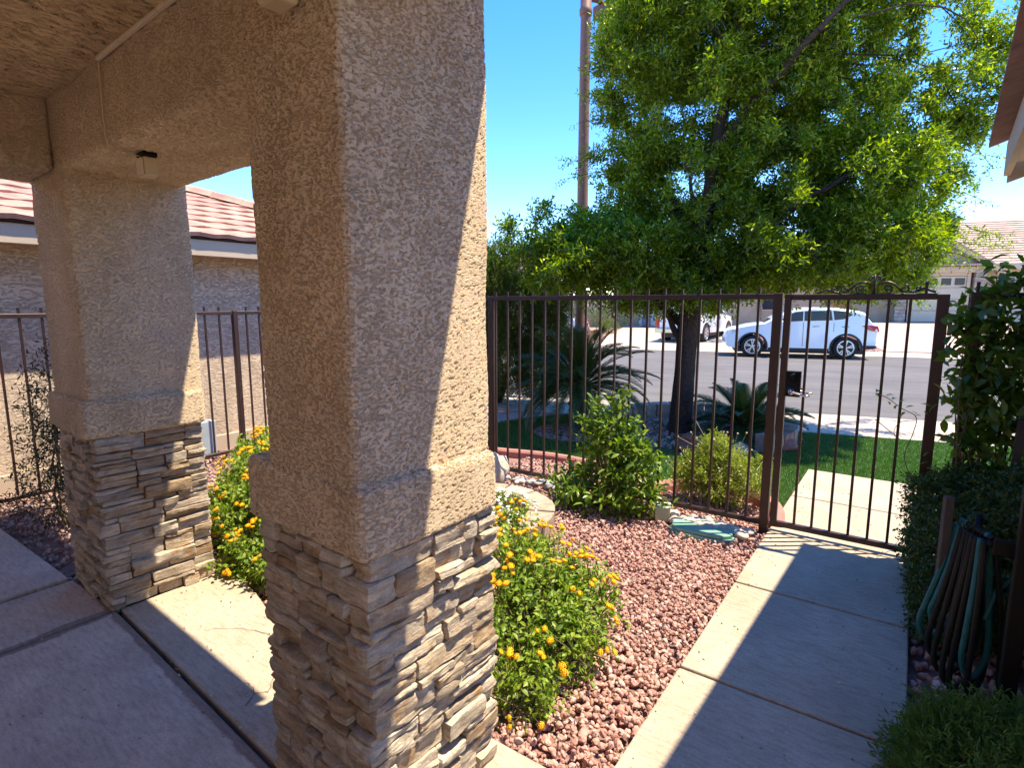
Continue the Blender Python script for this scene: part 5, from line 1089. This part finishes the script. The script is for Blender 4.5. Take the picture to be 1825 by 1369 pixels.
def body_shell(prof, W, mat, parent, name, bev=.05, tuck=None):
    """side profile (x,z) swept across the width, narrower towards front and rear ends"""
    xs = [p[0] for p in prof]; x0, x1 = min(xs), max(xs); V, F = [], []; n = len(prof); secs = [(-1, .93, .985), (-.93, 1, 1), (0, 1, 1), (.93, 1, 1), (1, .93, .985)]
    zc = .62; xm = (x0+x1)/2
    for s, kz, kx in secs:
        for x, z in prof:
            e = abs((x-xm)/((x1-x0)/2)); yy = s*W/2*(1-.10*e**5)
            hz = max(0, z-.70); yy *= 1-.055*hz
            bx = x-(.10*(abs(s)**2.2)*(1 if x > xm else -1)*e**6); V.append((bx, yy, zc+(z-zc)*(kz if z > .35 else 1)))
    for k in range(len(secs)-1):
        for i in range(n): F.append((k*n+i, k*n+(i+1) % n, (k+1)*n+(i+1) % n, (k+1)*n+i))
    F.append(tuple(range(n))[::-1]); F.append(tuple(range((len(secs)-1)*n, len(secs)*n)))
    me = bpy.data.meshes.new(name); me.from_pydata(V, [], F); bm = bmesh.new(); bm.from_mesh(me)
    big = [f for f in bm.faces if len(f.verts) > 4]; bmesh.ops.triangulate(bm, faces=big); bmesh.ops.recalc_face_normals(bm, faces=bm.faces); bm.to_mesh(me); bm.free()
    o = link(name, me, mat, parent); smooth_by_angle(o, 32); return o
def side_panel(name, poly, W, s, mat, parent, base=.70, off=.004, th=.006):
    """a polygon on the car's side that follows the tumblehome"""
    def yy(z): return s*(W/2*(1-.055*max(0, z-.70))+off)
    m = MB(); n = len(poly); vs = [(x, yy(z), z) for x, z in poly]+[(x, yy(z)-s*th, z) for x, z in poly]
    m.add(vs, [tuple(range(n)), tuple(range(n, 2*n))[::-1]]+[(i, (i+1) % n, n+(i+1) % n, n+i) for i in range(n)]); return m.build(name, mat, parent, local=True)
def greenhouse(low, top, wl, wt, z0, z1, mat, parent, name):
    """cabin: x stations at belt and at roof"""
    m = MB(); (a, b), (c, d) = low, top
    k = 5; V = []
    for t in (0, .5, .85, 1):
        z = z0+(z1-z0)*t; xa = a+(c-a)*t; xb = b+(d-b)*t; hw = wl+(wt-wl)*t; hw -= .05*max(0, t-.8)/.2
        V += [(xa, -hw*.92, z), (xa-.05*(1-t)+.02, -hw*.5, z), (xa-.05*(1-t)+.02, hw*.5, z), (xa, hw*.92, z), (xb, hw*.95, z), (xb, hw*.5, z), (xb, -hw*.5, z), (xb, -hw*.95, z)]
    F = [(i*8+j, i*8+(j+1) % 8, (i+1)*8+(j+1) % 8, (i+1)*8+j) for i in range(3) for j in range(8)]+[tuple(range(24, 32)), tuple(range(8))[::-1]]
    m.add(V, F); o = m.build(name, mat, parent, local=True); smooth_by_angle(o, 38); return o

# white crossover parked across the street; car frame: +x rear, near side = -y
p = Vector((-3.13, 20.90, -.125)); hd = R(17.5); off = Matrix.Rotation(hd, 3, 'Z') @ Vector((0, .86, 0))
suv = thing('parked_car', 'white crossover car parked across the street behind the gate', 'car', tuple(p+off), hd)
WB = 1.41
prof = [(-2.33, .42), (-2.36, .62), (-2.30, .80), (-2.12, .96), (-1.55, 1.09), (-1.05, 1.17), (-.55, 1.47), (-.15, 1.62), (.35, 1.69), (1.0, 1.68), (1.62, 1.60), (1.92, 1.52), (2.10, 1.28), (2.30, 1.10), (2.40, .96), (2.36, .62), (2.38, .50), (2.28, .36), (1.88, .30)]
prof += arc(WB, .36, .44, 0.0, math.pi, 12)+[(WB-.47, .27), (-WB+.47, .27)]+arc(-WB, .36, .44, 0.0, math.pi, 12)+[(-1.9, .30), (-2.2, .32)]
b = body_shell(prof, 1.88, M['white_paint'], suv, 'body')
for s in (-1, 1):
    side_panel('window', [(-.62, 1.20), (.10, 1.24), (.10, 1.555), (-.12, 1.535), (-.42, 1.40)], 1.88, s, M['glass'], suv, off=.003)
    side_panel('window', [(.14, 1.24), (.98, 1.27), (.92, 1.585), (.14, 1.56)], 1.88, s, M['glass'], suv, off=.003)
    side_panel('window', [(1.03, 1.275), (1.30, 1.31), (1.56, 1.45), (1.38, 1.55), (.98, 1.585)], 1.88, s, M['glass'], suv, off=.003)
    side_panel('sill', [(-.92, .255), (.92, .255), (.92, .34), (-.92, .34)], 1.88, s, M['blacktrim'], suv, off=.006, th=.03)
    for sx, e in ((-1, .03), (1, .03)):
        side_panel('wheel_arch', arc(sx*WB, .36, .485, -.12, math.pi+.12, 16)+arc(sx*WB, .36, .425, math.pi+.12, -.12, 16), 1.88, s, M['blacktrim'], suv, off=.008, th=.03)
    side_panel('rear_bumper_trim', [(1.92, .32), (2.24, .36), (2.30, .46), (1.90, .46)], 1.84, s, M['blacktrim'], suv, off=.004, th=.02)
    for x in (.50, -.44 if False else 1.36): 
        m = MB(); m.tube([(x-.10, s*.925, 1.06), (x, s*.950, 1.065), (x+.10, s*.925, 1.07)], .014, 6); m.build('door_handle', M['chrome'], suv, local=True, smooth=True)
    for x in (-.84, .12, 1.02):
        side_panel('door_seam', [(x, .40), (x+.012, .40), (x+.012, 1.19), (x, 1.19)], 1.88, s, M['blacktrim'], suv, off=.0022, th=.003)
    m = MB(); m.lathe([(.03, -.11), (.085, -.09), (.10, 0), (.08, .10), (.02, .12)], (0, 0, 0), 12, 'x'); o = m.build('wing_mirror', M['white_paint'], suv, local=True, smooth=True); o.location = (-.62, s*1.02, 1.20); o.rotation_euler = (0, 0, 1.2*s)
    m = MB(); m.add([(2.22, s*.885, 1.10), (2.31, s*.82, 1.08), (2.36, s*.70, 1.0), (2.39, s*.70, .92), (2.34, s*.84, .90), (2.12, s*.928, .95), (1.86, s*.935, 1.10), (2.0, s*.93, 1.12)], [tuple(range(8))]); 
    vs = list(m.v); m.add([(x-.03, y-s*.02, z) for x, y, z in vs], [tuple(range(8))[::-1]]); m.f += [(i, (i+1) % 8, 8+(i+1) % 8, 8+i) for i in range(8)]; m.build('tail_light', M['taillight'], suv, local=True)
    m = MB(); m.add([(-2.30, s*.72, .78), (-2.12, s*.86, .76), (-1.88, s*.925, .92), (-2.06, s*.90, .95), (-2.22, s*.78, .88)], [(0, 1, 2, 3, 4)]); vs = list(m.v); m.add([(x+.03, y-s*.02, z) for x, y, z in vs], [(4, 3, 2, 1, 0)]); m.f += [(i, (i+1) % 5, 5+(i+1) % 5, 5+i) for i in range(5)]; m.build('headlight', M['clearlamp'], suv, local=True)
    for x in (-WB, WB): 
        w_ = thing('wheel', None, None); w_.parent = suv; wheel(w_, x, s*.80, .365, .23, s)
m = MB(); m.add([(1.66, -.66, 1.615), (1.66, .66, 1.615), (2.09, .72, 1.30), (2.09, -.72, 1.30), (1.70, -.66, 1.615), (1.70, .66, 1.615), (2.125, .72, 1.305), (2.125, -.72, 1.305)], [(0, 1, 2, 3), (4, 7, 6, 5), (0, 4, 5, 1), (1, 5, 6, 2), (2, 6, 7, 3), (3, 7, 4, 0)]); m.build('rear_window', M['glass'], suv, local=True)
m = MB(); m.add([(-1.06, -.70, 1.185), (-1.06, .70, 1.185), (-.30, .62, 1.575), (-.30, -.62, 1.575), (-1.04, -.70, 1.16), (-1.04, .70, 1.16), (-.28, .62, 1.55), (-.28, -.62, 1.55)], [(0, 1, 2, 3), (4, 7, 6, 5), (0, 4, 5, 1), (1, 5, 6, 2), (2, 6, 7, 3), (3, 7, 4, 0)]); m.build('windscreen', M['glass'], suv, local=True)
m = MB(); m.box((-1.95, -.80, .16), (1.95, .80, .30)); m.build('underbody', M['blacktrim'], suv, local=True)

# white pickup on the drive behind the trunk (seen from behind); +x rear
pk_ = thing('parked_truck', 'white pickup truck parked on the driveway behind the tree trunk', 'truck', (-8.42, 26.95, -.03), R(-91))
ppr = [(-2.75, .50), (-2.80, .85), (-2.70, 1.08), (-1.55, 1.18), (-1.15, 1.24), (-.55, 1.80), (-.3, 1.86), (.75, 1.86), (.98, 1.80), (1.10, 1.22), (2.72, 1.20), (2.74, .62), (2.70, .45), (2.05, .42)]+arc(1.62, .40, .46, 0, math.pi, 10)+[(1.1, .40), (-1.25, .40)]+arc(-1.75, .40, .46, 0, math.pi, 10)+[(-2.3, .42)]
body_shell(ppr, 1.96, M['truck_paint'], pk_, 'body')
m = MB(); m.box((2.70, -.93, .44), (2.86, .93, .62)); m.build('bumper', M['chrome'], pk_, local=True, bevel=.02)
m = MB(); m.box((2.742, -.74, .68), (2.752, .74, 1.16)); tg = m.build('tailgate', M['truck_paint'], pk_, local=True, bevel=.003)
m = MB(); m.box((2.7525, -.14, 1.0), (2.76, .14, 1.07)); m.build('tailgate_handle', M['blacktrim'], tg, local=True)
m = MB(); m.box((2.861, -.16, .47), (2.866, .16, .59)); m.build('licence_plate', M['garage_w'], pk_, local=True)
for s in (-1, 1):
    m = MB(); m.box((2.62, s*.88-.07, .66), (2.765, s*.88+.075, 1.14)); m.build('tail_light', M['taillight'], pk_, local=True, bevel=.01)
    for x in (-1.75, 1.62): w_ = thing('wheel', None, None); w_.parent = pk_; wheel(w_, x, s*.84, .39, .25, s, 6)
    side_panel('window', [(-.85, 1.26), (.05, 1.28), (.05, 1.70), (-.42, 1.68)], 1.96, s, M['glass'], pk_, off=.003); side_panel('window', [(.10, 1.28), (.92, 1.28), (.86, 1.70), (.10, 1.70)], 1.96, s, M['glass'], pk_, off=.003)
    for x in (-1.75, 1.62): side_panel('wheel_arch', arc(x, .40, .49, -.05, math.pi+.05, 14)+arc(x, .40, .44, math.pi+.05, -.05, 14), 1.96, s, M['blacktrim'], pk_, off=.006, th=.03)
m = MB(); m.add([(.985, -.68, 1.70), (.985, .68, 1.70), (1.085, .72, 1.30), (1.085, -.72, 1.30), (1.01, -.68, 1.70), (1.01, .68, 1.70), (1.105, .72, 1.30), (1.105, -.72, 1.30)], [(0, 1, 2, 3), (4, 7, 6, 5), (0, 4, 5, 1), (1, 5, 6, 2), (2, 6, 7, 3), (3, 7, 4, 0)]); m.build('rear_window', M['glass'], pk_, local=True)
m = MB(); m.box((1.18, -.80, .95), (2.66, .80, 1.215)); m.build('bed_liner', M['blacktrim'], pk_, local=True)
m = MB(); m.box((-2.3, -.75, .22), (2.5, .75, .44)); m.build('underbody', M['blacktrim'], pk_, local=True)

# small white hatchback further left, beyond the palm
hb = thing('parked_car', 'small white car partly hidden behind the sago palm and conifer', 'car', (-14.2, 22.6, -.05), R(25))
hpr = [(-2.05, .40), (-2.1, .62), (-1.9, .84), (-1.2, .96), (-.9, 1.0), (-.25, 1.36), (.2, 1.42), (.9, 1.40), (1.35, 1.06), (1.95, .98), (2.05, .80), (2.05, .50), (1.95, .32), (1.72, .28)]+arc(1.3, .31, .37, 0, math.pi, 10)+[(.9, .24), (-.9, .24)]+arc(-1.3, .31, .37, 0, math.pi, 10)+[(-1.75, .28)]
body_shell(hpr, 1.72, M['truck_paint'], hb, 'body')
for s in (-1, 1):
    side_panel('window', [(-.62, 1.03), (.15, 1.05), (.15, 1.33), (-.18, 1.31)], 1.72, s, M['glass'], hb, off=.003); side_panel('window', [(.20, 1.05), (1.12, 1.07), (.86, 1.32), (.20, 1.34)], 1.72, s, M['glass'], hb, off=.003)
    for x in (-1.3, 1.3): w_ = thing('wheel', None, None); w_.parent = hb; wheel(w_, x, s*.73, .31, .2, s)
    m = MB(); m.box((1.93, s*.68-.12, .72), (2.06, s*.68+.12, .88)); m.build('tail_light', M['taillight'], hb, local=True, bevel=.01)
m = MB(); m.add([(.93, -.58, 1.385), (.93, .58, 1.385), (1.36, .64, 1.08), (1.36, -.64, 1.08), (.96, -.58, 1.395), (.96, .58, 1.395), (1.40, .64, 1.085), (1.40, -.64, 1.085)], [(0, 1, 2, 3), (4, 7, 6, 5), (0, 4, 5, 1), (1, 5, 6, 2), (2, 6, 7, 3), (3, 7, 4, 0)]); m.build('rear_window', M['glass'], hb, local=True)
m = MB(); m.box((2.052, -.17, .62), (2.06, .17, .74)); m.build('licence_plate', M['garage_w'], hb, local=True)

# houses opposite, in the street frame
def sbox(m, s0, s1, n0, n1, z0, z1):
    return m.prism([st(s0, n0)[:2], st(s1, n0)[:2], st(s1, n1)[:2], st(s0, n1)[:2]], z0, z1)
def garage_door(parent, s0, s1, n, z0, z1, mat, cols_, win=True):
    h = (z1-z0)/4
    for r_ in range(4):
        m = MB(); sbox(m, s0, s1, n, n+.06, z0+r_*h+.006, z0+(r_+1)*h-.006); o = m.build('door_panel', mat, parent, bevel=.01, seg=1)
        if win and r_ == 3:
            wdt = (s1-s0)/cols_
            for c in range(cols_):
                m = MB(); sbox(m, s0+c*wdt+.07, s0+(c+1)*wdt-.07, n-.012, n-.001, z0+3*h+.12, z1-.10); m.build('pane', M['glass'], o)
z0 = .79
hr = thing('house', 'tan house with stone framed single garage and tiled roof across the street at right', 'house', st(9, 33, z0))
m = MB(); sbox(m, 5.6, 7.42, 33.4, 42, z0-.5, 3.35); sbox(m, 10.75, 19, 32.95, 42, z0-.5, 3.25); sbox(m, 7.42, 10.75, 33.3, 42, z0-.5, 3.3); m.build('wall', M['farwall'], hr)
m = MB(); sbox(m, 7.72, 10.38, 32.72, 33.0, z0+2.34, z0+2.62); m.build('lintel', M['trim'], hr, bevel=.02)
for s0, s1 in ((7.28, 7.75), (10.35, 10.80)):                                 # stone piers laid in courses
    for k in range(16):
        m = MB(); sbox(m, s0+random.uniform(0, .03), s1-random.uniform(0, .03), 32.70-random.uniform(0, .03), 33.3, z0-.1+k*.172, z0-.1+(k+1)*.172-.012); m.build('stone', M['farstone'], hr)
gs = 9.05
for k in range(12):
    zz = z0+2.63+k*.125; half = 1.95-k*.165
    q = -half
    while q < half-.1:
        e = min(half, q+random.uniform(.35, .8)); m = MB(); sbox(m, gs+q+.008, gs+e-.008, 32.80-random.uniform(0, .03), 33.2, zz, zz+.113); m.build('stone', M['farstone'], hr); q = e
m = MB(); sbox(m, 7.85, 7.98, 32.86, 33.0, z0, z0+2.339); sbox(m, 10.12, 10.25, 32.86, 33.0, z0, z0+2.339); sbox(m, 7.981, 10.119, 32.86, 33.0, z0+2.2, z0+2.339); m.build('door_frame', M['trim'], hr)
gd = garage_door(hr, 7.985, 10.115, 32.93, z0+.01, z0+2.19, M['garage'], 4)
gd2 = garage_door(hr, 11.4, 15.9, 32.88, z0+.01, z0+2.19, M['garage'], 8)
m = MB(); sbox(m, 11.2, 16.1, 32.76, 32.94, z0+2.22, z0+2.5); m.build('lintel', M['trim'], hr, bevel=.02)
def roof_courses(parent, s0, s1, n0, zlow, n1, zhigh, rows, mat, trim=None):
    for k in range(rows):
        a, b = k/rows, (k+1.12)/rows; na, nb = n0+(n1-n0)*a, n0+(n1-n0)*b; za, zb = zlow+(zhigh-zlow)*a, zlow+(zhigh-zlow)*b
        l0, l1 = (trim(a) if trim else (s0, s1)); m = MB(); V = [st(l0, na, za+.05), st(l1, na, za+.05), st(l1, nb, zb+.004), st(l0, nb, zb+.004), st(l0, na, za-.02), st(l1, na, za-.02), st(l1, nb, zb-.02), st(l0, nb, zb-.02)]
        m.add(V, [(0, 1, 2, 3), (7, 6, 5, 4), (0, 4, 5, 1), (1, 5, 6, 2), (2, 6, 7, 3), (3, 7, 4, 0)]); m.build('tile_course', mat, parent, fix=False)
roof_courses(hr, 4.4, 20, 32.45, 3.46, 38.0, 6.05, 19, M['fartile'], lambda a: (4.4+2.5*a, 20))
m = MB(); sbox(m, 10.9, 20, 32.38, 32.44, 3.22, 3.46); m.build('fascia', M['trim'], hr)
# small gable over the single garage
for s in (-1, 1):
    for k in range(6):
        a, b = k/6, (k+1.1)/6; m = MB(); xa, xb = gs+s*(2.15-2.15*a), gs+s*(2.15-2.15*min(1, b)); za, zb = 3.28+1.42*a, 3.28+1.42*min(1, b)
        V = [st(xa, 32.35, za+.09), st(xb, 32.35, zb+.06), st(xb, 37, zb+.06), st(xa, 37, za+.09), st(xa, 32.35, za), st(xb, 32.35, zb), st(xb, 37, zb), st(xa, 37, za)]
        m.add(V, [(0, 1, 2, 3), (7, 6, 5, 4), (0, 4, 5, 1), (1, 5, 6, 2), (2, 6, 7, 3), (3, 7, 4, 0)]); m.build('tile_course', M['fartile'], hr)
    m = MB(); V = [st(gs+s*2.18, 32.40, 3.05), st(gs, 32.40, 4.49), st(gs, 32.40, 4.70), st(gs+s*2.18, 32.40, 3.27), st(gs+s*2.18, 32.46, 3.05), st(gs, 32.46, 4.49), st(gs, 32.46, 4.70), st(gs+s*2.18, 32.46, 3.27)]
    m.add(V, [(0, 1, 2, 3), (7, 6, 5, 4), (0, 4, 5, 1), (1, 5, 6, 2), (2, 6, 7, 3), (3, 7, 4, 0)]); m.build('rake_board', M['trim'], hr)
z0 = .40
hl_ = thing('house', 'pale house with white garage door behind the pickup truck', 'house', st(-3, 33.5, z0))
m = MB(); sbox(m, -6.6, -5.25, 33.2, 42, z0-.5, 3.0); sbox(m, -5.25, -.35, 33.4, 42, z0+2.3, 3.0); sbox(m, -.35, 4.4, 33.0, 42, z0-.5, 3.0); sbox(m, -5.25, -.35, 34.2, 42, z0-.5, z0+2.29); m.build('wall', M['farwall'], hl_)
garage_door(hl_, -5.24, -.36, 33.55, z0+.01, z0+2.28, M['garage_w'], 4, False)
roof_courses(hl_, -7.2, 5, 32.5, 3.02, 38.5, 5.3, 17, M['fartile'], lambda a: (-7.2+3*a, 5-1*a))
m = MB(); sbox(m, -7.2, 5, 32.44, 32.49, 2.80, 3.02); m.build('fascia', M['trim'], hl_)
for s0 in (1.1,):
    m = MB(); sbox(m, s0, s0+1.3, 32.94, 32.99, z0+.9, z0+2.1); wn = m.build('window', M['trim'], hl_); m = MB(); sbox(m, s0+.07, s0+1.23, 32.925, 32.935, z0+.97, z0+2.03); m.build('pane', M['glass'], wn)
h3 = thing('house', 'tan far house with tiled roof at the left beyond the conifers', 'house', st(-20, 36, .4))
m = MB(); sbox(m, -30, -12.5, 36, 44, 0, 3.1); m.build('wall', M['farwall'], h3); roof_courses(h3, -30.5, -12, 35.4, 3.1, 40.5, 5.2, 14, M['fartile'], lambda a: (-30.5, -12-2.5*a))
fn = thing('board_fence', 'tan vertical board fence behind the far tree trunk', 'fence', st(-9, 32.4, .3))
for i in range(26):
    s0 = -12.2+i*.22; m = MB(); sbox(m, s0, s0+.205, 32.5+.015*(i % 2), 32.54+.015*(i % 2), .2, 2.05+.03*(i % 3)); m.build('board', M['farwall'], fn)
m = MB(); sbox(m, -4.86, -4.42, 32.3, 32.75, .42, .95); sbox(m, -4.82, -4.46, 32.34, 32.71, .951, 1.0); tag(m.build('recycling_bin', M['bluebin'], None, origin=st(-4.64, 32.5, .42), bevel=.03), 'small dark blue bin beside the white garage door', 'bin')
# planting opposite
def far_tree(label, s, n, z, h, r, trunk_h, tr_, nlv, mat='fartree', leaf=.10):
    c = Vector(st(s, n, z)); t = thing('yard_tree', label, 'tree', tuple(c)); m = MB(); top = c+Vector((.1, 0, trunk_h)); limb(m, c-Vector((0, 0, .1)), top, tr_, tr_*.75, .05, 9)
    E = []
    for i in range(9):
        a = random.uniform(0, 6.28); q = top+Vector((math.cos(a)*r*.55, math.sin(a)*r*.55, random.uniform(.2, 1)*(h-trunk_h)*.8)); limb(m, top, q, tr_*.5, tr_*.12, .15, 6); E.append((q.x, q.y, q.z, r*.48, r*.48, r*.40))
    m.build('trunk', M['greyb'], t); P, D, k = in_ellipsoids(E, nlv, .4); V, F = sprigs(P, D+rng.normal(size=D.shape)*.5, np.full(nlv, .3), 7, leaf, .4, LEAF4, .9); cloud('crown', M[mat], V, F, t)
far_tree('far tree with forked grey trunk beyond the small white car', -9.1, 29.0, .3, 5.2, 1.9, 1.9, .20, 1500)
far_tree('slim tree trunk in the gravel between the drives opposite', .95, 27.6, .15, 4.6, 1.4, 1.7, .11, 900)
def far_bush(label, s, n, z, r, h, nlv, mat='fartree', leaf=.07):
    c = Vector(st(s, n, z)); t = thing('yard_bush', label, 'bush', tuple(c)); E = [(c.x+random.uniform(-.3, .3)*r, c.y+random.uniform(-.3, .3)*r, c.z+h*.5, r*.75, r*.75, h*.5) for _ in range(3)]
    P, D, k = in_ellipsoids(E, nlv, .4); V, F = sprigs(P, D+np.array([0, 0, .4])+rng.normal(size=D.shape)*.4, np.full(nlv, .18), 7, leaf, .35, LEAF4, .8); cloud('foliage', M[mat], V, F, t)
    m = MB(); [limb(m, c-Vector((0, 0, .05)), Vector(e[:3]), .02, .008, .1, 5) for e in E]; m.build('stems', M['greyb'], t)
far_bush('round yellow green bush in front of the tan board fence', -8.0, 30.5, .25, .75, 1.3, 500)
far_bush('pale bush in red gravel right of the lamp post foot', -6.9, 30.5, .25, .6, 1.1, 400)
far_bush('low scrubby bush in the red gravel between truck and white car', 1.55, 24.9, .0, .42, .5, 260)
far_bush('dark bush behind the rear of the white crossover', 4.3, 27.2, .25, .45, .75, 320, 'conifer')
far_bush('dry leggy bush by the white garage door', -6.0, 31.8, .3, .5, 1.9, 260)
far_bush('dark low plant beside the drive edge left of the truck', -6.2, 29.8, .2, .6, .5, 300, 'conifer')
n = 2600; ss = rng.uniform(.2, 5.0, n); nn = rng.uniform(23.6, 27, n); P = np.array([st(a, b, farz(a, b)+.01) for a, b in zip(ss, nn)])
V, F = rocks(P, rng.uniform(.03, .075, n)[:, None]*np.ones((1, 3)), 1, 4, .6); cloud('far_gravel', M['lava'], V, F, kind='stuff')
